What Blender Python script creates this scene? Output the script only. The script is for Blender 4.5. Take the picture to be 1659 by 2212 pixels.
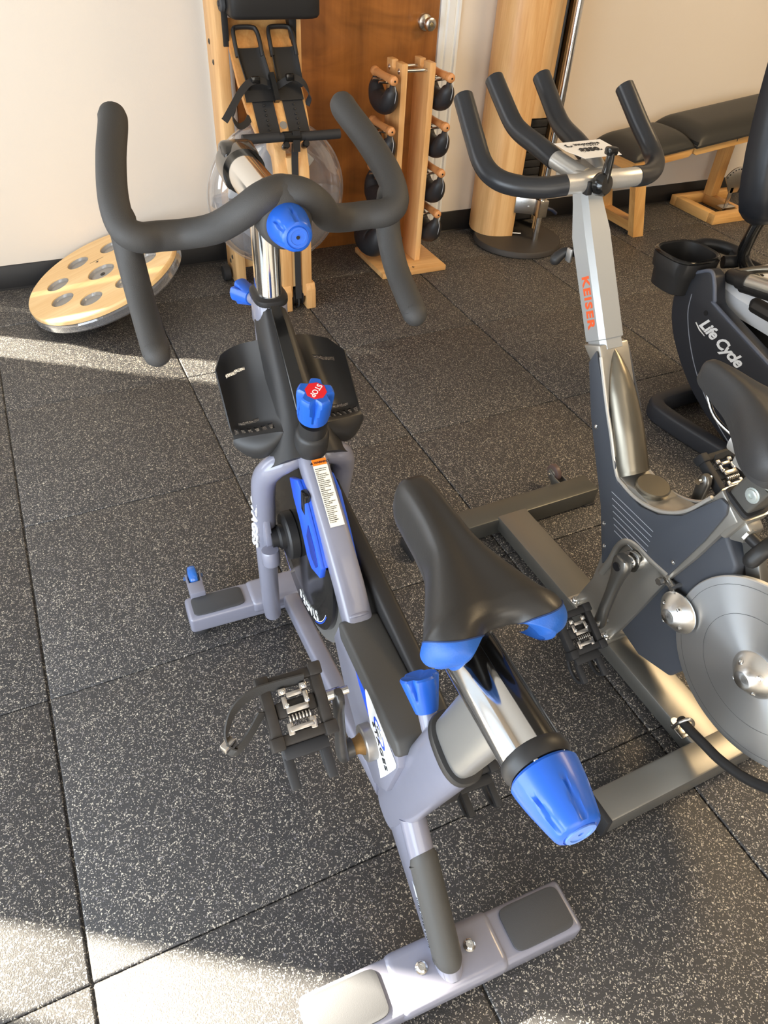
import bpy, bmesh, math, random
from mathutils import Vector, Matrix

for o in list(bpy.data.objects):
    bpy.data.objects.remove(o)
SC = bpy.context.scene
COL = SC.collection
PI = math.pi

# ------------------------------------------------------------------ camera
cam_d = bpy.data.cameras.new('camera')
cam = bpy.data.objects.new('camera', cam_d)
COL.objects.link(cam)
cam_d.sensor_fit = 'VERTICAL'
cam_d.sensor_height = 36.0
cam_d.sensor_width = 27.0
cam_d.lens = 36.0 * 1570.04 / 2212.0
cam_d.clip_start = 0.02
RX = Vector((0.90537267, -0.42155316, 0.05092414))
RY = Vector((-0.24953688, -0.62525833, -0.73944802))
RZ = Vector((0.34355739, 0.65676857, -0.67128486))
m = Matrix.Identity(4)
for i in range(3):
    m[i][0] = RX[i]; m[i][1] = -RY[i]; m[i][2] = -RZ[i]
m.translation = Vector((0.2259, -2.3494, 1.4513))
cam.matrix_world = m
SC.camera = cam

# ------------------------------------------------------------------ light, world, exposure
SC.view_settings.view_transform = 'Standard'
SC.view_settings.look = 'None'
SC.view_settings.gamma = 1.0
SC.view_settings.use_curve_mapping = False
SC.view_settings.exposure = 0.0
SC.cycles.use_denoising = True
SC.cycles.max_bounces = 10
SC.cycles.transparent_max_bounces = 16
SC.cycles.caustics_reflective = False
SC.cycles.caustics_refractive = False
SC.cycles.sample_clamp_indirect = 6.0

world = bpy.data.worlds.new('world')
SC.world = world
world.use_nodes = True
bgn = world.node_tree.nodes['Background']
bgn.inputs[0].default_value = (0.80, 0.90, 1.0, 1)
bgn.inputs[1].default_value = 1.2


def add_light(name, kind, loc, energy, color, size=None, size_y=None, direction=None, angle=None):
    d = bpy.data.lights.new(name, kind)
    d.energy = energy
    d.color = color
    if kind == 'AREA':
        d.shape = 'RECTANGLE'
        d.size = size
        d.size_y = size_y
    if angle is not None:
        d.angle = angle
    o = bpy.data.objects.new(name, d)
    COL.objects.link(o)
    o.location = loc
    if direction is not None:
        o.rotation_euler = Vector(direction).to_track_quat('-Z', 'Y').to_euler()
    return o


SUN_DIR = (0.727, -0.476, -0.50)
add_light('sun', 'SUN', (-4, 4, 5), 74.0, (1.0, 0.90, 0.72), direction=SUN_DIR, angle=math.radians(1.0))
# daylight entering through the street windows behind and to the left of the photographer
add_light('daylight_front', 'AREA', (0.2, -5.9, 1.45), 88.0, (1.0, 0.87, 0.69), 3.4, 2.3, (0.05, 1, -0.15))
add_light('daylight_left', 'AREA', (-1.24, -2.7, 0.82), 105.0, (0.80, 0.90, 1.0), 3.0, 1.25, (1, 0.1, 0.04))
add_light('left_wall_fill', 'AREA', (-1.24, -0.05, 1.20), 36.0, (0.86, 0.93, 1.0), 1.2, 1.6, (1, 0.2, -0.1))  # added fill before the solid wall, brightens the back wall's left part
# warm ceiling lamps of the room
add_light('ceiling_light_glow', 'AREA', (3.6, -1.6, 2.66), 92.0, (1.0, 0.72, 0.40), 1.2, 1.2, (0, 0, -1))
add_light('ceiling_light_glow', 'AREA', (1.3, -3.6, 2.66), 12.0, (1.0, 0.80, 0.55), 1.2, 1.2, (0, 0, -1))


# ------------------------------------------------------------------ materials
MATS = {}


def srgb(r, g, b):
    f = lambda c: ((c / 255 + 0.055) / 1.055) ** 2.4 if c / 255 > 0.04045 else c / 255 / 12.92
    return (f(r), f(g), f(b), 1)


def mat(name, color, rough=0.5, metal=0.0, spec=0.5, coat=0.0, bump=0.0, bscale=200.0, trans=0.0, ior=1.45, var=0.0, vscale=8.0, alpha=1.0, aniso=0.0):
    if name in MATS:
        return MATS[name]
    mt = bpy.data.materials.new(name)
    mt.use_nodes = True
    nt = mt.node_tree
    b = nt.nodes['Principled BSDF']
    if len(color) == 3:
        color = (*color, 1)
    b.inputs['Base Color'].default_value = color
    b.inputs['Roughness'].default_value = rough
    b.inputs['Metallic'].default_value = metal
    b.inputs['Specular IOR Level'].default_value = spec
    b.inputs['Coat Weight'].default_value = coat
    b.inputs['Coat Roughness'].default_value = 0.08
    b.inputs['Transmission Weight'].default_value = trans
    b.inputs['IOR'].default_value = ior
    b.inputs['Alpha'].default_value = alpha
    b.inputs['Anisotropic'].default_value = aniso
    tc = nt.nodes.new('ShaderNodeTexCoord')
    if bump > 0:
        n = nt.nodes.new('ShaderNodeTexNoise')
        n.inputs['Scale'].default_value = bscale
        n.inputs['Detail'].default_value = 3
        bp = nt.nodes.new('ShaderNodeBump')
        bp.inputs['Strength'].default_value = bump
        bp.inputs['Distance'].default_value = 0.002
        nt.links.new(tc.outputs['Object'], n.inputs['Vector'])
        nt.links.new(n.outputs['Fac'], bp.inputs['Height'])
        nt.links.new(bp.outputs['Normal'], b.inputs['Normal'])
    if var > 0:
        n2 = nt.nodes.new('ShaderNodeTexNoise')
        n2.inputs['Scale'].default_value = vscale
        n2.inputs['Detail'].default_value = 5
        mx = nt.nodes.new('ShaderNodeMix')
        mx.data_type = 'RGBA'
        nt.links.new(tc.outputs['Object'], n2.inputs['Vector'])
        nt.links.new(n2.outputs['Fac'], mx.inputs[0])
        mx.inputs[6].default_value = tuple(min(1, c * (1 - var)) for c in color[:3]) + (1,)
        mx.inputs[7].default_value = tuple(min(1, c * (1 + var)) for c in color[:3]) + (1,)
        nt.links.new(mx.outputs[2], b.inputs['Base Color'])
    MATS[name] = mt
    return mt


def wood(name, dark, light, axis='z', rough=0.45, scale=1.0, coat=0.15, blotch=0.0, ring=22.0):
    """Long-grained timber; axis is the direction of the grain."""
    mt = bpy.data.materials.new(name)
    mt.use_nodes = True
    nt = mt.node_tree
    b = nt.nodes['Principled BSDF']
    b.inputs['Roughness'].default_value = rough
    b.inputs['Coat Weight'].default_value = coat
    b.inputs['Coat Roughness'].default_value = 0.25
    tc = nt.nodes.new('ShaderNodeTexCoord')
    mp = nt.nodes.new('ShaderNodeMapping')
    s = [1.0, 1.0, 1.0]
    s['xyz'.index(axis)] = 0.07
    mp.inputs['Scale'].default_value = [v * scale for v in s]
    n1 = nt.nodes.new('ShaderNodeTexNoise')
    n1.inputs['Scale'].default_value = 9.0
    n1.inputs['Detail'].default_value = 6
    n1.inputs['Distortion'].default_value = 0.6
    w = nt.nodes.new('ShaderNodeTexNoise')
    w.inputs['Scale'].default_value = ring * 6
    w.inputs['Detail'].default_value = 4
    nt.links.new(tc.outputs['Object'], mp.inputs['Vector'])
    nt.links.new(mp.outputs['Vector'], n1.inputs['Vector'])
    nt.links.new(mp.outputs['Vector'], w.inputs['Vector'])
    mul = nt.nodes.new('ShaderNodeMath'); mul.operation = 'MULTIPLY'; mul.inputs[1].default_value = ring * 0.5
    sn = nt.nodes.new('ShaderNodeMath'); sn.operation = 'SINE'
    nt.links.new(n1.outputs['Fac'], mul.inputs[0])
    nt.links.new(mul.outputs[0], sn.inputs[0])
    ad = nt.nodes.new('ShaderNodeMath'); ad.operation = 'MULTIPLY_ADD'
    ad.inputs[1].default_value = 0.28; ad.inputs[2].default_value = 0.28
    nt.links.new(sn.outputs[0], ad.inputs[0])
    ad2 = nt.nodes.new('ShaderNodeMath'); ad2.operation = 'MULTIPLY_ADD'
    ad2.inputs[1].default_value = 0.55
    nt.links.new(w.outputs['Fac'], ad2.inputs[0])
    nt.links.new(ad.outputs[0], ad2.inputs[2])
    rp = nt.nodes.new('ShaderNodeValToRGB')
    rp.color_ramp.elements[0].position = 0.12
    rp.color_ramp.elements[0].color = (*dark[:3], 1)
    rp.color_ramp.elements[1].position = 0.75
    rp.color_ramp.elements[1].color = (*light[:3], 1)
    nt.links.new(ad2.outputs[0], rp.inputs['Fac'])
    out = rp.outputs['Color']
    if blotch > 0:
        n3 = nt.nodes.new('ShaderNodeTexNoise')
        n3.inputs['Scale'].default_value = 3.2
        n3.inputs['Detail'].default_value = 4
        n3.inputs['Distortion'].default_value = 1.2
        mp3 = nt.nodes.new('ShaderNodeMapping')
        mp3.inputs['Scale'].default_value = (1.0, 1.0, 2.2)
        nt.links.new(tc.outputs['Object'], mp3.inputs['Vector'])
        nt.links.new(mp3.outputs['Vector'], n3.inputs['Vector'])
        r3 = nt.nodes.new('ShaderNodeMapRange')
        r3.inputs[1].default_value = 0.3; r3.inputs[2].default_value = 0.7
        r3.inputs[3].default_value = 1 - blotch; r3.inputs[4].default_value = 1 + blotch
        nt.links.new(n3.outputs['Fac'], r3.inputs[0])
        mx = nt.nodes.new('ShaderNodeMix'); mx.data_type = 'RGBA'; mx.blend_type = 'MULTIPLY'
        mx.inputs[0].default_value = 1.0
        nt.links.new(out, mx.inputs[6])
        nt.links.new(r3.outputs[0], mx.inputs[7])
        out = mx.outputs[2]
    nt.links.new(out, b.inputs['Base Color'])
    return mt


def rubber_floor():
    mt = bpy.data.materials.new('speckled_rubber')
    mt.use_nodes = True
    nt = mt.node_tree
    b = nt.nodes['Principled BSDF']
    tc = nt.nodes.new('ShaderNodeTexCoord')
    wob = nt.nodes.new('ShaderNodeTexNoise')
    wob.inputs['Scale'].default_value = 160.0
    wob.inputs['Detail'].default_value = 1.0
    wm = nt.nodes.new('ShaderNodeVectorMath'); wm.operation = 'MULTIPLY_ADD'
    wm.inputs[1].default_value = (0.008, 0.008, 0.008)
    nt.links.new(tc.outputs['Object'], wob.inputs['Vector'])
    nt.links.new(wob.outputs['Color'], wm.inputs[0])
    nt.links.new(tc.outputs['Object'], wm.inputs[2])

    def layer(scale, thr, dist):
        mp = nt.nodes.new('ShaderNodeMapping')
        mp.inputs['Scale'].default_value = (1, 1, 0.0)
        mp.inputs['Location'].default_value = (scale * 0.013, scale * 0.007, 0)
        v = nt.nodes.new('ShaderNodeTexVoronoi')
        v.inputs['Scale'].default_value = scale
        nt.links.new(wm.outputs[0], mp.inputs['Vector'])
        nt.links.new(mp.outputs['Vector'], v.inputs['Vector'])
        sep = nt.nodes.new('ShaderNodeSeparateColor')
        nt.links.new(v.outputs['Color'], sep.inputs[0])
        g = nt.nodes.new('ShaderNodeMath'); g.operation = 'GREATER_THAN'; g.inputs[1].default_value = thr
        l = nt.nodes.new('ShaderNodeMath'); l.operation = 'LESS_THAN'; l.inputs[1].default_value = dist
        nt.links.new(sep.outputs[0], g.inputs[0])
        nt.links.new(v.outputs['Distance'], l.inputs[0])
        mu = nt.nodes.new('ShaderNodeMath'); mu.operation = 'MULTIPLY'
        nt.links.new(g.outputs[0], mu.inputs[0])
        nt.links.new(l.outputs[0], mu.inputs[1])
        return mu.outputs[0], sep.outputs[1]
    f1, c1 = layer(330.0, 0.80, 0.47)
    f2, c2 = layer(560.0, 0.84, 0.5)
    mx = nt.nodes.new('ShaderNodeMath'); mx.operation = 'MAXIMUM'
    nt.links.new(f1, mx.inputs[0]); nt.links.new(f2, mx.inputs[1])
    rp = nt.nodes.new('ShaderNodeValToRGB')
    e = rp.color_ramp.elements
    e[0].position = 0.0; e[0].color = srgb(120, 117, 122)
    e[1].position = 1.0; e[1].color = srgb(208, 200, 183)
    e2 = e.new(0.45); e2.color = srgb(168, 161, 149)
    nt.links.new(c1, rp.inputs['Fac'])
    base = nt.nodes.new('ShaderNodeMix'); base.data_type = 'RGBA'
    base.inputs[6].default_value = srgb(48, 47, 48)
    nt.links.new(mx.outputs[0], base.inputs[0])
    nt.links.new(rp.outputs['Color'], base.inputs[7])
    nt.links.new(base.outputs[2], b.inputs['Base Color'])
    b.inputs['Roughness'].default_value = 0.56
    b.inputs['Specular IOR Level'].default_value = 0.65
    n = nt.nodes.new('ShaderNodeTexNoise'); n.inputs['Scale'].default_value = 420.0; n.inputs['Detail'].default_value = 2
    bp = nt.nodes.new('ShaderNodeBump'); bp.inputs['Strength'].default_value = 0.5; bp.inputs['Distance'].default_value = 0.0015
    nt.links.new(tc.outputs['Object'], n.inputs['Vector'])
    nt.links.new(n.outputs['Fac'], bp.inputs['Height'])
    nt.links.new(bp.outputs['Normal'], b.inputs['Normal'])
    return mt


def clear_plastic(name, tint, glossy=0.12, rough=0.05, haze=0.0, hcol=(0.8, 0.8, 0.84)):
    """Thin clear moulding: sees through, with fresnel reflections."""
    mt = bpy.data.materials.new(name)
    mt.use_nodes = True
    nt = mt.node_tree
    out = nt.nodes['Material Output']
    nt.nodes.remove(nt.nodes['Principled BSDF'])
    tr = nt.nodes.new('ShaderNodeBsdfTransparent'); tr.inputs[0].default_value = (*tint, 1)
    gl = nt.nodes.new('ShaderNodeBsdfGlossy'); gl.inputs['Roughness'].default_value = rough
    gl.inputs[0].default_value = (0.95, 0.97, 1.0, 1)
    fr = nt.nodes.new('ShaderNodeLayerWeight'); fr.inputs[0].default_value = 0.25
    ad = nt.nodes.new('ShaderNodeMath'); ad.operation = 'MULTIPLY_ADD'
    ad.inputs[1].default_value = 0.75; ad.inputs[2].default_value = glossy * 0.5
    ad.use_clamp = True
    nt.links.new(fr.outputs['Facing'], ad.inputs[0])
    mx = nt.nodes.new('ShaderNodeMixShader')
    nt.links.new(ad.outputs[0], mx.inputs[0])
    nt.links.new(tr.outputs[0], mx.inputs[1])
    nt.links.new(gl.outputs[0], mx.inputs[2])
    last = mx
    if haze > 0:
        df = nt.nodes.new('ShaderNodeBsdfDiffuse'); df.inputs[0].default_value = (*hcol, 1)
        m2 = nt.nodes.new('ShaderNodeMixShader'); m2.inputs[0].default_value = haze
        nt.links.new(mx.outputs[0], m2.inputs[1]); nt.links.new(df.outputs[0], m2.inputs[2])
        last = m2
    nt.links.new(last.outputs[0], out.inputs['Surface'])
    return mt


GREY = mat('lavender_grey_paint', srgb(128, 129, 144), 0.32, coat=0.5, var=0.05, vscale=30)
BLUE = mat('blue_plastic', srgb(34, 92, 192), 0.36, spec=0.5, coat=0.15)
BLUE_VINYL = mat('blue_vinyl', srgb(34, 88, 168), 0.45, bump=0.15, bscale=500)
FOAM = mat('charcoal_foam_grip', srgb(60, 58, 56), 0.62, bump=0.25, bscale=900)
BLACK = mat('black_plastic', srgb(38, 37, 37), 0.45)
BLACKG = mat('glossy_black_plastic', srgb(20, 20, 20), 0.18, coat=0.4)
BLACKR = mat('black_rubber', srgb(40, 40, 42), 0.65)
PADGREY = mat('dark_grey_rubber_pad', srgb(66, 67, 70), 0.6, bump=0.1, bscale=700)
COVER = mat('matte_dark_cover', srgb(70, 69, 67), 0.55, bump=0.12, bscale=900)
CHROME = mat('chrome', (0.80, 0.80, 0.79), 0.10, 1.0)
ALU = mat('brushed_aluminium', (0.46, 0.46, 0.45), 0.36, 0.85, bump=0.05, bscale=300)
STEEL = mat('steel', (0.60, 0.58, 0.55), 0.25, 1.0)
VINYL = mat('black_vinyl', srgb(47, 45, 43), 0.36, bump=0.06, bscale=450)
WHITE = mat('white_print', srgb(238, 240, 242), 0.5)
BLUEPRINT = mat('blue_print', srgb(30, 84, 225), 0.4)
BLACKPRINT = mat('black_print', srgb(22, 22, 26), 0.5)
ORANGE = mat('orange_print', srgb(232, 96, 48), 0.5)
WARN = mat('warning_orange', srgb(245, 125, 20), 0.5)
RED = mat('red_print', srgb(220, 32, 40), 0.4)
CREAM_LABEL = mat('label_paper', srgb(240, 236, 222), 0.35)
KSILVER = mat('silver_paint', srgb(174, 175, 174), 0.36, 0.30, coat=0.3)
KFRAME = mat('silver_frame_paint', srgb(178, 175, 168), 0.34, 0.75, coat=0.2)
KNAVY = mat('slate_shroud_plastic', srgb(70, 74, 82), 0.5, bump=0.06, bscale=600)
KSTEEL = mat('satin_grey_steel', srgb(134, 132, 127), 0.36, 0.75, bump=0.04, bscale=500)
SPECKSIL = mat('speckled_silver', srgb(205, 202, 196), 0.35, 0.6, var=0.12, vscale=900)
BARRUB = mat('black_bar_rubber', srgb(42, 43, 46), 0.32, bump=0.06, bscale=600)
BRONZE = mat('champagne_metal', srgb(132, 126, 113), 0.32, 0.85, var=0.1, vscale=5)
LNAVY = mat('navy_black_shell', srgb(42, 44, 50), 0.48, bump=0.05, bscale=800)
SILVERW = mat('pearl_white_plastic', srgb(222, 226, 232), 0.35, coat=0.3)
OAK = wood('oak_long_grain', srgb(206, 152, 92), srgb(238, 194, 136), 'z')
OAKX = wood('oak_cross_grain', srgb(204, 150, 90), srgb(236, 192, 132), 'x')
OAKY = wood('oak_depth_grain', srgb(190, 128, 66), srgb(228, 176, 110), 'y')
ASHD = wood('pale_ash_disc', srgb(222, 178, 118), srgb(246, 214, 160), 'x', ring=16)
PEAR = wood('turned_handle_wood', srgb(176, 112, 62), srgb(212, 148, 92), 'y', ring=10)
DOORW = wood('stained_door_veneer', srgb(114, 68, 28), srgb(156, 100, 48), 'z', rough=0.3, coat=0.3, blotch=0.30, ring=12)
CLEAR = clear_plastic('clear_polycarbonate', (0.92, 0.92, 0.92), 0.2, 0.06, 0.09)
CLEARB = mat('clear_blue_polyurethane', srgb(60, 128, 226), 0.12, trans=0.35, coat=0.5)
WATER = clear_plastic('tank_water', (0.78, 0.79, 0.83), 0.08, 0.05, 0.14, (0.62, 0.63, 0.68))


# ------------------------------------------------------------------ mesh helpers
def cr(pts, n=6, closed=False):
    """Catmull-Rom resampling."""
    P = [Vector(p) for p in pts]
    out = []
    N = len(P)
    rng = range(N if closed else N - 1)
    for i in rng:
        if closed:
            a, b, c, d = P[(i - 1) % N], P[i], P[(i + 1) % N], P[(i + 2) % N]
        else:
            b, c = P[i], P[i + 1]
            a = P[i - 1] if i > 0 else b * 2 - c
            d = P[i + 2] if i + 2 < N else c * 2 - b
        for k in range(n):
            t = k / n
            out.append(0.5 * ((2 * b) + (c - a) * t + (2 * a - 5 * b + 4 * c - d) * t * t + (3 * b - a - 3 * c + d) * t ** 3))
    if not closed:
        out.append(P[-1])
    return out


class MB:
    def __init__(self, off=(0, 0, 0)):
        self.bm = bmesh.new()
        self.off = Vector(off)

    def _merge(self, t):
        me = bpy.data.meshes.new('tmp')
        t.normal_update()
        t.to_mesh(me)
        t.free()
        self.bm.from_mesh(me)
        bpy.data.meshes.remove(me)
        return self

    @staticmethod
    def _bevel(t, w, seg=2, ang=0.5):
        if w <= 0:
            return
        t.normal_update()
        es = [e for e in t.edges if len(e.link_faces) == 2 and e.calc_face_angle(0) > ang]
        if es:
            bmesh.ops.bevel(t, geom=es, offset=w, segments=seg, profile=0.5, affect='EDGES', clamp_overlap=True)

    def box(self, lo, hi, bevel=0.0, rot=None, pivot=None, seg=2):
        t = bmesh.new()
        bmesh.ops.create_cube(t, size=1)
        lo, hi = Vector(lo), Vector(hi)
        c = (lo + hi) / 2
        s = hi - lo
        for v in t.verts:
            v.co = Vector((v.co.x * s.x, v.co.y * s.y, v.co.z * s.z))
        self._bevel(t, bevel, seg)
        M = Matrix.Translation(c)
        if rot is not None:
            p = Vector(pivot) if pivot is not None else c
            M = Matrix.Translation(p) @ rot.to_4x4() @ Matrix.Translation(c - p)
        t.transform(M)
        return self._merge(t)

    def prism(self, poly, a, b, axis='x', bevel=0.0, seg=2):
        """Outline extruded along an axis. For x: poly is (y,z); for y: (x,z); for z: (x,y)."""
        def P(u, v, w):
            return {'x': (w, u, v), 'y': (u, w, v), 'z': (u, v, w)}[axis]
        t = bmesh.new()
        A = [t.verts.new(P(u, v, a)) for u, v in poly]
        B = [t.verts.new(P(u, v, b)) for u, v in poly]
        n = len(poly)
        t.faces.new(A)
        t.faces.new(B[::-1])
        for i in range(n):
            j = (i + 1) % n
            t.faces.new((A[j], A[i], B[i], B[j]))
        bmesh.ops.recalc_face_normals(t, faces=t.faces)
        self._bevel(t, bevel, seg, 0.35)
        return self._merge(t)

    def loft(self, rings, caps=True, closed=True):
        t = bmesh.new()
        R = [[t.verts.new(p) for p in r] for r in rings]
        n = len(R[0])
        for a, b in zip(R, R[1:]):
            for i in range(n if closed else n - 1):
                j = (i + 1) % n
                t.faces.new((a[i], a[j], b[j], b[i]))
        if caps and closed:
            t.faces.new(R[0][::-1])
            t.faces.new(R[-1])
        bmesh.ops.recalc_face_normals(t, faces=t.faces)
        return self._merge(t)

    def tube(self, path, r, n=16, up=(0, 0, 1), round_ends=False, flat=1.0):
        """Swept tube. r: number or list; flat scales the section along 'up'."""
        P = [Vector(p) for p in path]
        rs = list(r) if isinstance(r, (list, tuple)) else [r] * len(P)
        if len(rs) != len(P):
            k = len(rs)
            rs = [rs[min(k - 1, int(i / (len(P) - 1) * (k - 1)))] + (rs[min(k - 1, int(i / (len(P) - 1) * (k - 1)) + 1)] - rs[min(k - 1, int(i / (len(P) - 1) * (k - 1)))]) * ((i / (len(P) - 1) * (k - 1)) % 1) for i in range(len(P))]
        rings = []
        tans = []
        for i in range(len(P)):
            a = P[max(0, i - 1)]
            b = P[min(len(P) - 1, i + 1)]
            tans.append((b - a).normalized())
        if round_ends:
            def ext(p, tdir, rad):
                return [(p + tdir * rad * math.sin(q), rad * math.cos(q)) for q in (math.radians(d) for d in (30, 55, 75, 86))]
            E0 = ext(P[0], -tans[0], rs[0])[::-1]
            E1 = ext(P[-1], tans[-1], rs[-1])
            P = [e[0] for e in E0] + P + [e[0] for e in E1]
            tans = [tans[0]] * 4 + tans + [tans[-1]] * 4
            rs = [e[1] for e in E0] + rs + [e[1] for e in E1]
        u = Vector(up)
        s = None
        for p, tdir, rad in zip(P, tans, rs):
            if s is None:
                s = tdir.cross(u)
                if s.length < 1e-4:
                    s = tdir.cross(Vector((1, 0, 0)))
            else:
                s = s - tdir * s.dot(tdir)
            s.normalize()
            w = s.cross(tdir).normalized()
            rings.append([p + s * (rad * math.cos(q)) + w * (rad * flat * math.sin(q)) for q in (2 * PI * k / n for k in range(n))])
        return self.loft(rings)

    def lathe(self, prof, c=(0, 0, 0), axis=(0, 0, 1), n=40, mod=None):
        """prof: list of (radius, height along axis)."""
        ax = Vector(axis).normalized()
        s = ax.orthogonal().normalized()
        if abs(ax.x) < 0.9:
            s = (Vector((1, 0, 0)) - ax * ax.x).normalized()
        w = ax.cross(s)
        c = Vector(c)
        rings = []
        for r, h in prof:
            ring = []
            for k in range(n):
                q = 2 * PI * k / n
                rr = max(r, 1e-5) * (mod(q, h) if mod else 1)
                ring.append(c + ax * h + s * rr * math.cos(q) + w * rr * math.sin(q))
            rings.append(ring)
        return self.loft(rings)

    def grid(self, fn, nu, nv, thick=0.0, hole=None):
        """fn(u,v) in [0,1]^2 -> point; hole(u,v) True removes that cell; thick solidifies."""
        t = bmesh.new()
        V = [[t.verts.new(fn(i / nu, j / nv)) for j in range(nv + 1)] for i in range(nu + 1)]
        for i in range(nu):
            for j in range(nv):
                if hole and hole((i + .5) / nu, (j + .5) / nv):
                    continue
                t.faces.new((V[i][j], V[i + 1][j], V[i + 1][j + 1], V[i][j + 1]))
        bmesh.ops.recalc_face_normals(t, faces=t.faces)
        if thick:
            t.normal_update()
            src = list(t.faces)
            bnd = [e for e in t.edges if len(e.link_faces) == 1]
            nv_ = {v: t.verts.new(v.co - v.normal * thick) for v in list(t.verts) if v.link_faces}
            bl_ = []
            for e in bnd:
                f = e.link_faces[0]
                L = [l for l in f.loops if l.edge == e][0]
                bl_.append((L.vert, L.link_loop_next.vert))
            for f in src:
                t.faces.new([nv_[v] for v in reversed(f.verts)])
            for a, b in bl_:
                t.faces.new((b, a, nv_[a], nv_[b]))
        loose = [v for v in t.verts if not v.link_faces]
        if loose:
            bmesh.ops.delete(t, geom=loose, context='VERTS')
        return self._merge(t)

    def build(self, name, material, parent=None, sharp=38, mats=None):
        bm = self.bm
        if self.off.length:
            bmesh.ops.translate(bm, verts=bm.verts, vec=-self.off)
        bm.normal_update()
        lim = math.radians(sharp)
        for f in bm.faces:
            f.smooth = True
        for e in bm.edges:
            if len(e.link_faces) != 2 or e.calc_face_angle(0) > lim:
                e.smooth = False
        me = bpy.data.meshes.new(name)
        bm.to_mesh(me)
        bm.free()
        me.materials.append(material)
        for mm in (mats or []):
            me.materials.append(mm)
        o = bpy.data.objects.new(name, me)
        COL.objects.link(o)
        if parent is not None:
            o.parent = parent
        return o


def thing(name, label, cat, loc=(0, 0, 0), rz=0.0, group=None):
    o = bpy.data.objects.new(name, None)
    o.empty_display_size = 0.05
    COL.objects.link(o)
    o.location = loc
    o.rotation_euler = (0, 0, rz)
    o['label'] = label
    o['category'] = cat
    if group:
        o['group'] = group
    return o


def struct(name, mb, material):
    o = mb.build(name, material)
    o['kind'] = 'structure'
    return o


def tag(o, label, cat, group=None):
    o['label'] = label
    o['category'] = cat
    if group:
        o['group'] = group
    return o


def text(name, body, material, parent, origin, u, v, size, bold=0.0, shear=0.0, space=1.0, align='CENTER', off=(0, 0, 0), xs=1.0, thick=0.0003, line=1.0):
    c = bpy.data.curves.new('tmp_text', 'FONT')
    c.body = body
    c.size = size
    c.align_x = align
    c.align_y = 'CENTER'
    c.offset = bold
    c.shear = shear
    c.space_character = space
    c.space_line = line
    c.extrude = thick
    c.resolution_u = 3
    t = bpy.data.objects.new('tmp_text', c)
    COL.objects.link(t)
    dg = bpy.context.evaluated_depsgraph_get()
    me = bpy.data.meshes.new_from_object(t.evaluated_get(dg))
    bpy.data.objects.remove(t)
    bpy.data.curves.remove(c)
    u = Vector(u).normalized()
    v = Vector(v)
    v = (v - u * v.dot(u)).normalized()
    n = u.cross(v)
    O = Vector(origin) - Vector(off)
    for p in me.vertices:
        p.co = O + u * (p.co.x * xs) + v * p.co.y + n * p.co.z
    me.name = name
    me.materials.clear()
    me.materials.append(material)
    o = bpy.data.objects.new(name, me)
    COL.objects.link(o)
    if parent is not None:
        o.parent = parent
    return o


def oval(cx, cy, z, rx, ry, n=28, p=2.0):
    out = []
    for k in range(n):
        q = 2 * PI * k / n
        cs, sn = math.cos(q), math.sin(q)
        out.append(Vector((cx + rx * math.copysign(abs(cs) ** (2 / p), cs), cy + ry * math.copysign(abs(sn) ** (2 / p), sn), z)))
    return out


def bolt(mb, c, axis, r=0.008, h=0.005):
    mb.lathe([(r * 1.25, 0), (r * 1.25, h * .2), (r, h * .35), (r * .95, h * .8), (r * .75, h), (r * .45, h), (r * .42, h * .4), (0, h * .4)], c, axis, 16)
    return mb


def knob_mesh(base, axis, L, r0, r1, depth=0.10, flutes=6):
    """Fluted knob, wide at the base and tapering to a rounded tip."""
    prof = []
    prof.append((r0 * .6, 0)); prof.append((r0 * .93, 0)); prof.append((r0, L * .05))
    for k in range(1, 11):
        t = k / 11
        prof.append((r0 + (r1 - r0) * (t ** 1.35), L * (.05 + .83 * t)))
    prof += [(r1 * .97, L * .92), (r1 * .9, L * .96), (r1 * .80, L * .985), (r1 * .72, L), (r1 * .70, L * .985), (r1 * .66, L * .98), (r1 * .64, L), (0, L)]

    def mod(q, h):
        t = h / L
        if t < 0.30 or t > 0.93:
            return 1.0
        ph = (q * flutes / (2 * PI)) % 1.0
        d = abs(ph - .5) * 2
        wdt = 0.10 + 0.30 * (t - .30)
        e = max(0.0, 1 - (d / wdt) ** 4)
        fade = min(1, (t - .30) / .08)
        return 1 - depth * e * fade
    return MB().lathe(prof, base, axis, 72, mod)


# ------------------------------------------------------------------ room
T = 0.6096
WY = 0.94
fl = MB()
g = 0.0016
for i in range(-3, 11):
    for j in range(-2, 8):
        x0, x1 = i * T, (i + 1) * T
        y0, y1 = -(j + 1) * T, -j * T
        y1 = min(y1, WY - 0.003)
        x0 = max(x0, -1.295)
        if y1 - y0 < 0.02:
            continue
        dz = random.Random(i * 31 + j).uniform(-0.0012, 0.0)
        fl.box((x0 + g * 1.2, y0 + g * .5, -0.02), (x1 - g * 1.2, y1 - g * .5, dz), 0.0042, seg=3)
fl.box((-1.29, -5.97, -0.04), (6.68, WY, -0.008))
struct('floor', fl, rubber_floor())

WALLM = mat('painted_plaster', srgb(226, 216, 203), 0.75, bump=0.12, bscale=160)
CEILM = mat('ceiling_white', srgb(205, 200, 192), 0.85)
TRIMB = mat('black_vinyl_base', srgb(24, 23, 24), 0.42)
TRIMW = mat('white_gloss_trim', srgb(236, 238, 238), 0.32, coat=0.2)
WFRAME = mat('window_frame_metal', srgb(120, 118, 114), 0.5)

HH = 2.72
DX0, DX1 = 1.13, 2.045          # door slab
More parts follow.
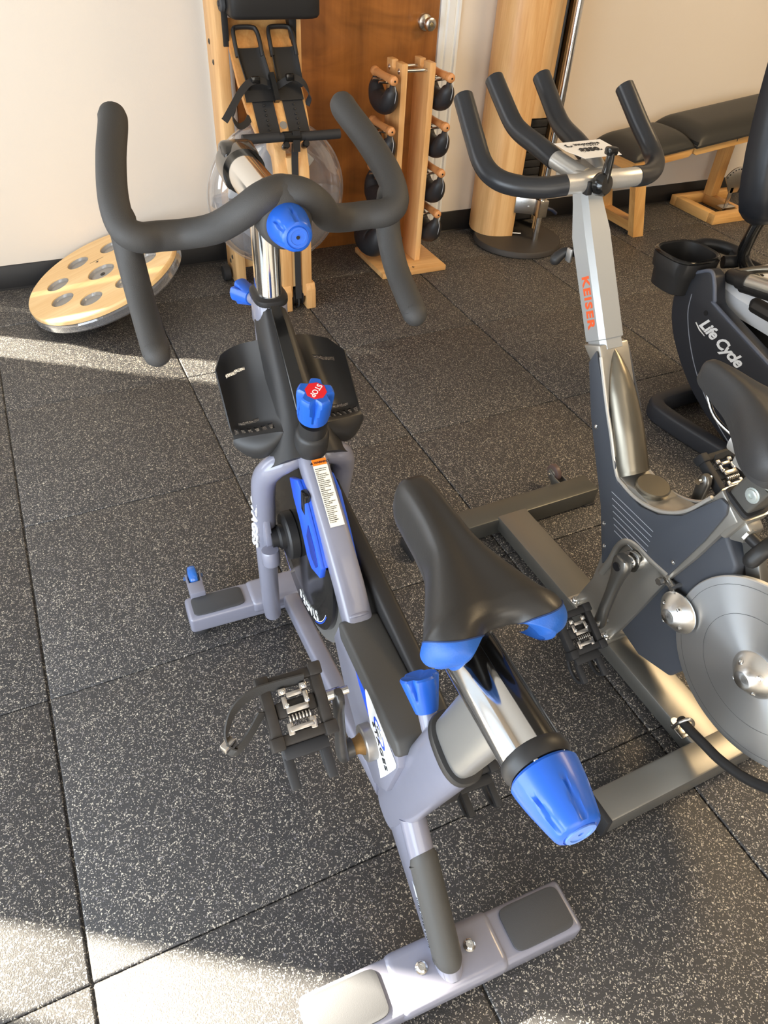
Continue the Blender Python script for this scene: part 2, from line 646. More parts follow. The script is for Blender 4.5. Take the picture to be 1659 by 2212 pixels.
# back wall with the door opening and two narrow side lights left of the photograph
wb = MB()
wy1 = WY + 0.045
def wb_box(x0, x1, z0, z1):
    wb.box((x0, WY, z0), (x1, wy1, z1))
wb_box(-1.33, -0.92, 0, HH)
wb_box(-0.92, -0.60, 0, 0.22); wb_box(-0.92, -0.60, 1.12, HH)
wb_box(-0.60, -0.327, 0, HH)
wb_box(-0.327, -0.19, 0, 0.06); wb_box(-0.327, -0.19, 1.12, HH)
wb_box(-0.19, DX0 + .002, 0, HH)
wb_box(DX0 + .002, DX1 - .002, 2.03, HH)
wb_box(DX1 - .002, 6.8, 0, HH)
struct('wall_back', wb, WALLM)

wl = MB()
def wl_box(y0, y1, z0, z1):
    wl.box((-1.33, y0, z0), (-1.30, y1, z1))
wl_box(-0.881, WY, 0, HH)
wl_box(-1.089, -1.054, 0, 1.85)
wl_box(-4.2, -0.881, 1.85, HH)
wl_box(-6.1, -4.2, 0, HH)
struct('wall_left', wl, WALLM)
wr = MB().box((6.70, -6.1, 0), (6.82, wy1, HH))
struct('wall_right', wr, WALLM)
wf = MB()
wf.box((-1.42, -6.12, 0), (-1.35, -6.0, HH)); wf.box((1.95, -6.12, 0), (6.82, -6.0, HH))
wf.box((-1.35, -6.12, 2.5), (1.95, -6.0, HH)); wf.box((-1.35, -6.12, 0), (1.95, -6.0, 0.25))
struct('wall_front', wf, WALLM)
struct('ceiling', MB().box((-1.42, -6.12, HH), (6.82, wy1, HH + 0.1)), CEILM)

# street windows out of shot
def window(name, boxes):
    mb = MB()
    for lo, hi in boxes:
        mb.box(lo, hi, 0.004)
    return struct(name, mb, WFRAME)
window('window_1', [((-1.35, -6.09, 0.25), (-1.30, -6.03, 2.5)), ((1.90, -6.09, 0.25), (1.95, -6.03, 2.5)), ((-1.30, -6.09, 0.25), (1.90, -6.03, 0.30)), ((-1.30, -6.09, 2.45), (1.90, -6.03, 2.5)), ((0.28, -6.09, 0.3), (0.33, -6.03, 2.45))])
window('window_2', [((-1.33, -4.2, 0.0), (-1.302, -4.16, 1.85)), ((-1.33, -4.16, 1.81), (-1.302, -1.09, 1.85)), ((-1.33, -2.7, 0), (-1.302, -2.66, 1.81))])

def sun_dimmer_mat(name, tint):
    mt = bpy.data.materials.new(name); mt.use_nodes = True
    nt = mt.node_tree
    nt.nodes.remove(nt.nodes['Principled BSDF'])
    tr = nt.nodes.new('ShaderNodeBsdfTransparent'); tr.inputs[0].default_value = (*tint, 1)
    nt.links.new(tr.outputs[0], nt.nodes['Material Output'].inputs['Surface'])
    return mt
struct('sun_dimmer_1', MB().box((-0.92, WY + .030, 0.22), (-0.60, WY + .033, 1.12)), sun_dimmer_mat('sun_dimmer_grey', (.66, .66, .66)))  # unseen grey sheet added in the opening to weaken the sun band
struct('sun_dimmer_2', MB().box((-0.327, WY + .030, 0.06), (-0.19, WY + .033, 1.12)), sun_dimmer_mat('sun_dimmer_dark', (.20, .20, .20)))  # darker unseen sheet, added to dim the thin sun stripe

# door
dr = MB(); dr.box((DX0, WY - 0.006, -0.006), (DX1, WY + 0.036, 2.04), 0.002)
door = struct('door_1', dr, DOORW)
kb = MB()
kc = (1.978, WY - 0.006, 0.922)
kb.lathe([(0.0, 0.0), (0.033, 0.0), (0.033, 0.004), (0.030, 0.009), (0.018, 0.012), (0.012, 0.014), (0.012, 0.030), (0.021, 0.034), (0.026, 0.042), (0.027, 0.052), (0.024, 0.060), (0.018, 0.063), (0.0095, 0.0635), (0.009, 0.061), (0, 0.061)], kc, (0, -1, 0), 40)
kn = kb.build('door_knob', STEEL, door)
kk = MB(); kk.lathe([(0.0075, 0.060), (0.0075, 0.0645), (0.006, 0.065), (0, 0.065)], kc, (0, -1, 0), 20)
kk.box((kc[0] - .0008, kc[1] - .0655, kc[2] - .004), (kc[0] + .0008, kc[1] - .0645, kc[2] + .004))
kk.build('keyhole', mat('brass', (0.62, 0.50, 0.28), 0.3, 1.0), kn)
def casing(x0, x1, flip):
    mb = MB()
    w = x1 - x0
    prof = [(0, 0), (0, .010), (.10, .016), (.22, .016), (.27, .011), (.34, .011), (.40, .017), (.70, .019), (.76, .014), (.82, .014), (.88, .022), (1.0, .022), (1.0, 0)]
    pts = []
    for a, d in prof:
        a = 1 - a if flip else a
        pts.append((x0 + a * w, WY - d))
    if flip:
        pts = pts[::-1]
    mb.prism(pts, 0.0, 2.10, 'z')
    return mb
tr = casing(DX1 + 0.004, DX1 + 0.098, False)
c2 = casing(DX0 - 0.098, DX0 - 0.004, True)
struct('trim_1', tr, TRIMW)
struct('trim_2', c2, TRIMW)
struct('trim_3', MB().box((DX0 - 0.098, WY - 0.02, 2.06), (DX1 + 0.098, WY, 2.16), 0.004), TRIMW)
def base(x0, x1):
    mb = MB()
    mb.prism([(WY, 0.0), (WY - 0.014, 0.0), (WY - 0.008, 0.006), (WY - 0.006, 0.095), (WY - 0.003, 0.100), (WY, 0.100)], x0, x1, 'x')
    return mb
bl = struct('baseboard_left', base(-0.19, DX0 - 0.10), TRIMB)
struct('baseboard_back', base(DX1 + 0.10, 6.70), TRIMB)
for x, y in ((3.6, -1.6), (1.3, -3.6)):
    f = MB(); f.box((x - .63, y - .63, HH - .035), (x + .63, y + .63, HH), .006)
    f = f.build('ceiling_light', TRIMW); tag(f, 'square warm ceiling panel light above the %s' % ('recumbent bike' if x > 2 else 'photographer'), 'ceiling light')

# ------------------------------------------------------------------ grey and blue indoor bike (local frame: x right, y forward, z up)
B1 = thing('indoor_bike', 'grey and blue indoor cycling bike with blue knobs standing nearest, in the middle', 'exercise bike', (0.570, -1.62, 0), math.radians(-2.217))


def stabilizer(y0, y1, z0, z1, hw, sx):
    mb = MB()
    mb.box((-hw, y0, z0), (hw, y1, z1), 0.010, seg=4)
    mb.box((-sx, y0 - .004, z0 + .012), (sx, y1 + .004, z1 + .005), 0.016, seg=4)
    return mb


fs = stabilizer(0.430, 0.508, 0.022, 0.074, 0.250, 0.100).build('front_stabilizer', GREY, B1)
rs = stabilizer(-0.487, -0.398, 0.022, 0.078, 0.248, 0.102).build('rear_stabilizer', GREY, B1)
for s in (-1, 1):
    a, b = sorted((s * .112, s * .236))
    pad = MB(); pad.prism([(p.x, p.y) for p in oval((a + b) / 2, 0.468, 0, .062, .030, 32, 7)], .0725, .0775, 'z', .0012); pad.build('foot_pad', PADGREY, fs)
    pad = MB(); pad.prism([(p.x, p.y) for p in oval(s * .176, -0.4425, 0, .060, .037, 32, 7)], .0765, .0825, 'z', .0012); pad.build('foot_pad', PADGREY, rs)
    for st, y, z in ((fs, .468, .03), (rs, -.442, .03)):
        f = MB(); f.lathe([(0, 0), (.026, 0), (.026, .008), (.018, .014), (.009, .016), (.009, .03), (0, .03)], (s * .222, y, 0), (0, 0, 1), 28)
        f.build('levelling_foot', BLACKR, st)
    bo = MB(); bolt(bo, (s * .045, -.438, .083), (0, 0, 1), .0085, .008); bo.build('bolt', CHROME, rs)
    bo = MB(); bolt(bo, (s * .03 + .01, .495, .079), (0, 0, 1), .005, .004); bo.build('bolt', CHROME, fs)
    br = MB()
    br.prism([(.500, .060), (.535, .060), (.560, .074), (.572, .080), (.566, .092), (.530, .092), (.500, .080)], s * .214 - .019, s * .214 - .014, 'x', .001)
    br.prism([(.500, .060), (.535, .060), (.560, .074), (.572, .080), (.566, .092), (.530, .092), (.500, .080)], s * .214 + .014, s * .214 + .019, 'x', .001)
    br.box((s * .214 - .019, .495, .058), (s * .214 + .019, .535, .093), .004)
    cb = br.build('caster_bracket', GREY, fs)
    w = MB(); w.lathe([(.008, -.011), (.022, -.011), (.027, -.008), (.0285, -.003), (.0285, .003), (.027, .008), (.022, .011), (.008, .011)], (s * .214, .562, .081), (1, 0, 0), 40)
    w.build('caster_wheel', CLEARB, cb)
    h = MB(); h.lathe([(0, -.012), (.014, -.012), (.014, .012), (0, .012)], (s * .214, .562, .081), (1, 0, 0), 24)
    h.lathe([(0, -.024), (.005, -.024), (.005, .024), (0, .024)], (s * .214, .562, .081), (1, 0, 0), 12)
    h.build('wheel_hub', mat('dull_blue_hub', srgb(70, 100, 150), 0.5), cb)

# frame tubes
hd = MB()
hd.loft([oval(0, .473, z, rx, ry, 28, 3) for z, rx, ry in ((.66, .026, .036), (.80, .027, .037))])
hd.loft([oval(0, .474, z, rx, ry, 28, 3) for z, rx, ry in ((.792, .0285, .038), (.796, .0300, .0400), (.838, .0300, .0400), (.842, .028, .038))])
head = hd.build('head_tube', GREY, B1)
MB().loft([oval(0, .475, z, rx, ry, 28, 3) for z, rx, ry in ((.838, .029, .040), (.842, .0315, .0415), (.850, .0315, .0415), (.853, .027, .037))]).build('collar', BLACK, head)

dt = MB()
def rrect(c, d, up, hw, hh, n=24, p=4):
    d = Vector(d).normalized(); s = Vector((1, 0, 0)); w = s.cross(d).normalized()
    if w.dot(Vector(up)) < 0: w = -w
    return [Vector(c) + s * q.x + w * q.y for q in oval(0, 0, 0, hw, hh, n, p)]
pth = [(0, .44, .735), (0, .33, .705), (0, .232, .640), (0, .13, .573), (0, .047, .511), (0, -.005, .462), (0, -.03, .435)]
dt.loft([rrect(p, Vector(pth[min(i + 1, 6)]) - Vector(pth[max(0, i - 1)]), (0, 0, 1), .0250, .0235) for i, p in enumerate(pth)])
dt.tube(cr([(-.022, 0.0, .480), (-.012, -.008, .489), (.012, -.008, .489), (.022, 0.0, .480)], 4), .0035, 8)
dtube = dt.build('down_tube', GREY, B1)

# warning label on the down tube
LU, LV = Vector((1, 0, 0)), Vector((0, .11, .078)).normalized()
LN = LU.cross(LV).normalized()
Lc = Vector((.003, .164, .5975)) + LN * .0252
lab = MB()
def lq(mb, u0, u1, v0, v1, d, th=.0004):
    p = [Lc + LU * u + LV * v + LN * (d + k) for k in (0, th) for u, v in ((u0, v0), (u1, v0), (u1, v1), (u0, v1))]
    t = bmesh.new(); V = [t.verts.new(q) for q in p]
    t.faces.new(V[:4][::-1]); t.faces.new(V[4:])
    for i in range(4):
        j = (i + 1) % 4; t.faces.new((V[i], V[j], V[4 + j], V[4 + i]))
    mb._merge(t); return mb
lq(lab, -.0130, .0130, -.048, .075, 0)
label = lab.build('warning_label', CREAM_LABEL, dtube)
lq(MB(), -.0130, .0130, .064, .0755, .0005).build('warning_header', WARN, label)
text('lettering', '\u25b2 WARNING', BLACKPRINT, label, Lc + LV * .069 + LN * .0012, LU, LV, .0056, bold=.0001)
warn = 'Misuse of this machine\nmay result in serious\ninjury.\nRead user\'s manual\nprior to use and follow\nall warnings and\ninstructions.\nDo not allow children\non or around machine.\nPedals continue to\nspin when user stops\npedaling.\nSpinning pedals can\ncause injury.\nReduce pedal speed in\na controlled manner.\nThis is a fixed\nwheel unit.\nUser weight must not\nexceed 350 lbs\n(159 kg).\nThis product must be\nused on a level and\nstable surface.\nThis product is not\nintended for\ntherapeutic use.\nReplace label if\ndamaged, illegible,\nor removed.'
text('lettering', warn, BLACKPRINT, label, Lc + LV * .009 + LU * -.0114 + LN * .0008, LU, LV, .0023, align='LEFT', line=1.46)

# fork legs, each leg its own part
for s in (-1, 1):
    fk = MB()
    p = cr([(s * .010, .262, .640), (s * .042, .258, .634), (s * .066, .270, .613), (s * .078, .290, .570), (s * .077, .312, .475), (s * .071, .345, .30), (s * .062, .380, .130), (s * .057, .393, .066)], 6)
    fk.tube(p, [.021, .022, .0235, .0235, .0225, .0215, .0205, .020], 20, flat=1.0)
    leg = fk.build('fork_leg', GREY, B1)
    dp = MB()
    dp.prism([(.268, .385), (.300, .375), (.352, .380), (.356, .500), (.300, .505), (.292, .470)], s * .078 - .007, s * .078 + .007, 'x', .003)
    dp.lathe([(0, -.017), (.017, -.017), (.0185, -.014), (.0185, .014), (.017, .017), (.012, .017), (.012, .010), (0, .010)], (s * .082, .262, .398), (0, -.15, -1), 24)
    dp.build('axle_dropout', GREY, leg)
    if s < 0:
        FN = Vector((-.95, -.31, -.05)).normalized(); FU = Vector((0, .10, -.55)).normalized()
        text('lettering', 'STAGES', WHITE, leg, Vector((-.0765, .318, .455)) + FN * .0228, FU, FN.cross(FU), .025, bold=.0009, space=1.1, thick=.0015, xs=1.7)

# seat tube, saddle post and its sliding rail
def ring_at(c, d, rx, rd, n=32, p=2.6):
    d = Vector(d).normalized(); s = Vector((1, 0, 0)); w = s.cross(d).normalized()
    return [Vector(c) + s * q.x + w * q.y for q in oval(0, 0, 0, rx, rd, n, p)]
SD = Vector((0, -.138, .433)).normalized()
SB = Vector((0, -.205, .172)); SCo = Vector((0, -.343, .605))
st = MB()
st.loft([ring_at(SB + SD * t, SD, rx, rd) for t, rx, rd in ((-.01, .022, .044), (.05, .025, .046), (.30, .0255, .0465), (.452, .026, .047))])
seat_tube = st.build('seat_tube', GREY, B1)
MB().loft([ring_at(SCo + SD * t, SD, rx, rd) for t, rx, rd in ((-.014, .025, .045), (-.013, .0285, .0495), (-.002, .0285, .0495), (.001, .027, .048), (.002, .0215, .0425))]).build('collar', BLACK, seat_tube)
MB().loft([ring_at(SCo + SD * t, SD, .0205, .0405, 32, 3.2) for t in (-.10, .165)]).build('saddle_post', ALU, seat_tube)
# pop pin with its blue knob
stem = MB(); stem.lathe([(0, 0), (.0135, 0), (.0135, .062), (0, .062)], (0, -.297, .527), (0, .042, .047), 24)
stem.build('adjuster_stem', GREY, seat_tube)
def popknob(base, axis, L, r0, r1):
    prof = [(r0 * .5, 0), (r0, 0.001)] + [(r0 + (r1 - r0) * k / 8, L * k / 8) for k in range(1, 9)] + [(r1 * .92, L + .003), (r1 * .8, L + .002), (0, L - .002)]
    def mod(q, h):
        t = h / L
        ph = (q * 4 / (2 * PI)) % 1.0
        d = abs(ph - .5) * 2
        wd = max(0.02, .55 * (t - .35))
        return 1 - (.22 * max(0, 1 - d / wd) * min(1, max(0, (t - .35) / .3)))
    return MB().lathe(prof, base, axis, 64, mod)
popknob((0, -.262, .566), (0, .042, .047), .050, .0165, .028).build('adjuster_knob', BLUE, seat_tube)
stem = MB(); stem.lathe([(0, 0), (.012, 0), (.012, .04), (0, .04)], (-.012, .500, .822), (-.25, 1, -.12), 24)
stem.build('adjuster_stem', GREY, head)
popknob((-.018, .524, .819), (-.25, 1, -.12), .044, .0145, .0245).build('adjuster_knob', BLUE, head)

# seat rail
ra = MB(); ra.lathe([(0, -.20), (.030, -.20), (.034, -.195), (.034, -.0), (.030, .0), (0, 0)], (0, -.470, .786), (0, -1, 0), 48)
rail = ra.build('saddle_rail', CHROME, seat_tube)
ins = MB()
q0, q1 = math.radians(22), math.radians(92)
def insf(u, v):
    q = q0 + (q1 - q0) * u
    return Vector((.0347 * math.cos(q), -.272 - .198 * v, .786 + .0347 * math.sin(q)))
ins.grid(insf, 14, 2, .0012).build('rail_insert', BLACKG, rail)
e = MB(); e.lathe([(.030, -.008), (.036, -.008), (.0375, -.004), (.0375, .004), (.034, .010), (.026, .010), (.026, .002), (0, .002)], (0, -.472, .786), (0, -1, 0), 48)
ring = e.build('rail_end_ring', BLACK, rail)
for q in (50, 115, 200, 320):
    b = MB(); bolt(b, (.030 * math.cos(math.radians(q)), -.481, .786 + .030 * math.sin(math.radians(q))), (0, -1, 0), .0032, .003); b.build('screw', CHROME, ring)
MB().lathe([(0, 0), (.018, 0), (.018, .016), (0, .016)], (0, -.474, .786), (0, -1, 0), 24).build('knob_shaft', STEEL, rail)
kn = knob_mesh((0, -.484, .786), (0, -1, 0.0), .066, .0375, .026).build('saddle_rail_knob', BLUE, rail)
MB().lathe([(.0165, .0655), (.0165, .0675), (.012, .0678), (.0115, .0668), (.003, .0668), (.0028, .064), (0, .064)], (0, -.484, .786), (0, -1, 0), 32).build('knob_cap', mat('light_blue_cap', srgb(98, 140, 214), .4), kn)

# saddle
SEC = [  # y, half width, top z, edge z, centre dip
    (-.134, .010, .884, .866, .0), (-.138, .020, .893, .862, .0), (-.150, .0255, .899, .856, .0), (-.180, .0270, .902, .853, .0015),
    (-.220, .0290, .902, .852, .003), (-.260, .0350, .900, .851, .0045), (-.300, .0520, .898, .848, .006), (-.335, .0700, .897, .844, .007),
    (-.352, .0800, .897, .846, .009), (-.370, .0790, .895, .846, .013), (-.382, .0700, .889, .846, .018), (-.388, .056, .880, .848, .02)]
def make_saddle(SEC, wall, back_wall, cut):
    """Saddle surface: u across (|u|>1 is the skirt), v along (v>1 is the tail skirt)."""
    def pt(u, v):
        vv = min(1.0, max(0.0, v))
        f = vv * (len(SEC) - 1)
        i = min(int(f), len(SEC) - 2)
        t = f - i
        def ip(k):
            p0 = SEC[max(0, i - 1)][k]; p1 = SEC[i][k]; p2 = SEC[i + 1][k]; p3 = SEC[min(len(SEC) - 1, i + 2)][k]
            return 0.5 * ((2 * p1) + (p2 - p0) * t + (2 * p0 - 5 * p1 + 4 * p2 - p3) * t * t + (3 * p1 - p0 - 3 * p2 + p3) * t ** 3)
        y, w, zt, ze, dip = (ip(k) for k in range(5))
        a = min(1.0, abs(u))
        x = w * min(1.0, math.sin(min(1.0, a * 1.02) * PI / 2))
        drop = (1 - math.cos(a ** 1.5 * PI / 2))
        z = zt - (zt - ze) * drop - dip * math.exp(-(u / .26) ** 2) * min(1, vv * 3)
        back = max(0.0, (vv - .66) / .34)
        y += back * (cut * .5 * (1 + math.cos(PI * min(1, abs(u) / .62))) + .010 * max(0, (abs(u) - .70) / .3) ** 2)
        if abs(u) > 1:
            k = (abs(u) - 1) / .3
            x *= 1 - .10 * k * k
            z -= wall * k
        if v > 1:
            k = (v - 1) / .15
            y += .010 * k * k
            z -= back_wall * k * (.15 + .85 * min(1, abs(u) / .55) ** 2)
            x *= 1 - .06 * k * k
        if v < 0:
            k = -v / .1
            z -= wall * k
            y -= .004 * k
        return Vector((math.copysign(x, u), y, z))
    return pt
SEC = [(y, w * 1.03, a, b, c) for y, w, a, b, c in SEC]
_sp = make_saddle(SEC, .018, .020, .030)
def saddle_pt(u, v):
    return _sp(u, v) + Vector((.005, 0, 0))
def seam_v(a):
    """where the blue tail panel begins, for |u| = a"""
    if a < .18:
        return 9
    if a < .32:
        return .95 + .21 * ((.32 - a) / .14) ** 1.6
    return .95 - .30 * ((min(a, 1.0) - .32) / .68) ** .95
def split_grid(pt, test, u0, u1, v0, v1, nu, nv):
    A, Bq = bmesh.new(), bmesh.new()
    ca, cb_ = {}, {}
    def vert(t, cache, i, j):
        if (i, j) not in cache:
            cache[(i, j)] = t.verts.new(pt(u0 + (u1 - u0) * i / nu, v0 + (v1 - v0) * j / nv))
        return cache[(i, j)]
    for i in range(nu):
        for j in range(nv):
            u = u0 + (u1 - u0) * (i + .5) / nu; v = v0 + (v1 - v0) * (j + .5) / nv
            t, c = (Bq, cb_) if test(u, v) else (A, ca)
            t.faces.new((vert(t, c, i, j), vert(t, c, i, j + 1), vert(t, c, i + 1, j + 1), vert(t, c, i + 1, j)))
    for t in (A, Bq):
        bmesh.ops.recalc_face_normals(t, faces=t.faces)
        t.normal_update()
        if sum(f.normal.z for f in t.faces) < 0:
            bmesh.ops.reverse_faces(t, faces=t.faces)
    return A, Bq
A_, B_ = split_grid(saddle_pt, lambda u, v: v > seam_v(abs(u)), -1.3, 1.3, -.1, 1.15, 156, 150)
sm = MB(); sm._merge(A_)
sm.grid(lambda u, v: saddle_pt(-.90 + 1.80 * u, .02 + .84 * v) + Vector((0, .002, -.012)), 40, 40)
saddle = sm.build('saddle', VINYL, rail, 75)
left_, right_ = bmesh.new(), bmesh.new()
for s, src in ((-1, B_.copy()), (1, B_)):
    bmesh.ops.delete(src, geom=[v for v in src.verts if (v.co.x - .005) * s < 0], context='VERTS')
    pn = MB(); pn._merge(src)
    pnl_ = pn.build('tail_panel', BLUE_VINYL, saddle, 80)
    pts_ = []
    for k in range(40):
        a = .20 + (1.28 - .20) * k / 39
        pts_.append(saddle_pt(s * a, min(1.15, seam_v(a))) + Vector((0, 0, .0004)))
    MB().tube(pts_, .0009, 6).build('seam_stitching', mat('dark_blue_thread', srgb(24, 50, 96), .6), pnl_)
left_.free(); right_.free()
MB().tube(cr([(-.012, -.18, .850), (-.016, -.25, .836), (-.020, -.32, .834)], 4), .004, 8).tube(cr([(.012, -.18, .850), (.016, -.25, .836), (.020, -.32, .834)], 4), .004, 8).box((-.022, -.335, .812), (.022, -.285, .842), .005).build('saddle_clamp', STEEL, saddle)

# side plates, chain cover, bottom stay, rear leg
ly = MB(); ly.box((-.019, -.18, .150), (.019, .425, .186), .008, rot=Matrix.Rotation(math.radians(0), 3, 'X'))
ly = MB()
P0, P1 = Vector((0, .430, .052)), Vector((0, -.165, .178))
ly.loft([rrect(p, P1 - P0, (0, 0, 1), .0195, .021, 24, 6) for p in (P0, P1)])
ly.build('bottom_stay', GREY, B1)
gs = MB()
gs.prism([(.000, .468), (-.25, .462), (-.262, .430), (-.232, .30), (-.185, .245), (-.12, .262), (-.03, .335), (.025, .405)], -.0345, .0345, 'x', .004)
plate = gs.build('side_plate', GREY, B1)
cv = MB()
cv.prism([(.004, .468), (-.008, .482), (-.245, .480), (-.262, .462), (-.25, .440), (-.01, .440)], -.0355, .0355, 'x', .006, 3)
cv.build('top_cover', COVER, plate)
rl = MB()
rl.prism([(-.150, .200), (-.215, .240), (-.290, .262), (-.300, .250), (-.475, .080), (-.480, .070), (-.400, .070)], -.0185, .0185, 'x', .006)
rl.tube([(0, -.268, .262), (0, -.462, .068)], .0225, 24)
rleg = rl.build('rear_leg', GREY, B1)
q = MB()
d = Vector((0, -.194, -.194)).normalized()
nrm = Vector((0, -1, 1)).normalized()
def slv(u, v):
    a = math.radians(-88 + 176 * u) + math.radians(8)
    t = .055 + .205 * v
    e = min(1.0, min(v, 1 - v) / .06)
    r = .0262 - (.0035 * (1 - e) ** 2)
    if v > .9 or v < .1:
        k = (abs(u - .5) * 2) ** 2
        t += (.012 * k if v < .5 else -.012 * k)
    return Vector((0, -.268, .262)) + d * t + nrm * r * math.cos(a) + Vector((1, 0, 0)) * r * math.sin(a)
q.grid(slv, 22, 30, .003)
q.build('rubber_sleeve', COVER, rleg)
sk = MB(); sk.prism([(-.330, .158), (-.345, .158), (-.440, .072), (-.426, .072)], -.0196, -.0191, 'x')
sk = sk.build('serial_sticker', mat('pale_sticker', srgb(205, 212, 226), .3), rleg)
text('lettering', 'STAGES INDOOR CYCLING', BLACKPRINT, sk, (-.0199, -.385, .114), (0, -.095, -.086), (0, -.086, .095), .0065, space=1.1)

# decals on the side plate
tri = MB(); tri.prism([(-.060, .470 - .004), (-.150, .458), (-.146, .40), (-.100, .43)], -.0352, -.0347, 'x')
tri.build('blue_decal', BLUEPRINT, plate)
wd = MB()
wo = cr([(0, -.128, .452), (0, -.142, .458), (0, -.175, .452), (0, -.246, .436), (0, -.256, .428), (0, -.250, .405), (0, -.214, .318), (0, -.206, .318), (0, -.176, .362), (0, -.140, .420)], 4, True)
wd.prism([(p.y, p.z) for p in wo], -.0358, -.0353, 'x')
wdec = wd.build('white_decal', WHITE, plate)
text('lettering', 'STAGES', BLACKPRINT, wdec, (-.0364, -.198, .392), (0, -.075, -.060), (0, -.060, .075), .0215, bold=.0002, space=1.12)
lg = MB()
for a0, a1, r, wd_ in ((100, 260, .022, .0042), (-80, 80, .022, .0042)):
    def af(u, v, a0=a0, a1=a1, r=r, w=wd_):
        a = math.radians(a0 + (a1 - a0) * u)
        tp = w * math.sin(PI * u) ** .5 + .0006
        rr = r - tp * v
        lx, lyy = rr * math.cos(a) * 1.25, rr * math.sin(a) * .62
        U = Vector((0, -.075, -.052)).normalized(); V = Vector((0, -.052, .075)).normalized()
        return Vector((-.0364, -.192, .420)) + U * lx + V * lyy
    lg.grid(af, 22, 2, .0003)
lg.build('blue_swirl_logo', BLUEPRINT, wdec)
lg = MB()
def af2(u, v):
    a = math.radians(40 + 280 * u); rr = .0105 - .0022 * v
    U = Vector((0, -.075, -.052)).normalized(); V = Vector((0, -.052, .075)).normalized()
    return Vector((-.0364, -.192, .420)) + U * rr * math.cos(a) * 1.2 + V * rr * math.sin(a) * .6
lg.grid(af2, 22, 1, .0003).build('grey_swirl_logo', mat('dark_grey_print', srgb(60, 62, 70), .5), wdec)

# bottom bracket, cranks, pedals
BBY, BBZ = -.166, .358
bb = MB(); bb.lathe([(.020, -.053), (.029, -.053), (.0315, -.051), (.0315, .051), (.029, .053), (.020, .053)], (0, BBY, BBZ), (1, 0, 0), 40)
bbo = bb.build('bottom_bracket', mat('raw_shell_metal', srgb(150, 146, 142), .35, .7), B1)
MB().lathe([(0, -.078), (.013, -.078), (.014, -.062), (.0195, -.052), (.0195, .052), (.014, .062), (.013, .078), (0, .078)], (0, BBY, BBZ), (1, 0, 0), 28).build('rusty_axle', mat('rusty_steel', srgb(128, 98, 58), .6, .6, var=.4, vscale=120), bbo)
def crank(s, up, parent, m, x=.088, L=.158, name='crank_arm', bb=(BBY, BBZ)):
    c = MB()
    pts = []
    rings = []
    for t, wd, th, dx in ((-.105, .006, .0070, 0), (-.09, .013, .0085, 0), (-.04, .0185, .0095, 0), (.06, .018, .009, .001), (.25, .0145, .008, .003), (.6, .0125, .0075, .006), (.85, .013, .0075, .008), (1.0, .0160, .0075, .008), (1.06, .013, .007, .008), (1.09, .006, .006, .008)):
        z = bb[1] + up * L * t; xx = s * (x + dx)
        rings.append([Vector((xx + th * math.copysign(abs(math.cos(q)) ** .6, math.cos(q)), bb[0] + wd * math.copysign(abs(math.sin(q)) ** .8, math.sin(q)), z)) for q in (2 * PI * k / 20 for k in range(20))])
    c.loft(rings)
    c.lathe([(0, 0), (.0165, 0), (.0165, .018), (0, .018)], (s * (x - .018), bb[0], bb[1]), (s, 0, 0), 24)
    return c.build(name, m, parent)
GUN = mat('worn_dark_alloy', srgb(74, 72, 70), .35, .6, var=.3, vscale=60)
crank(-1, 1, bbo, GUN)
crank(1, -1, bbo, GUN)

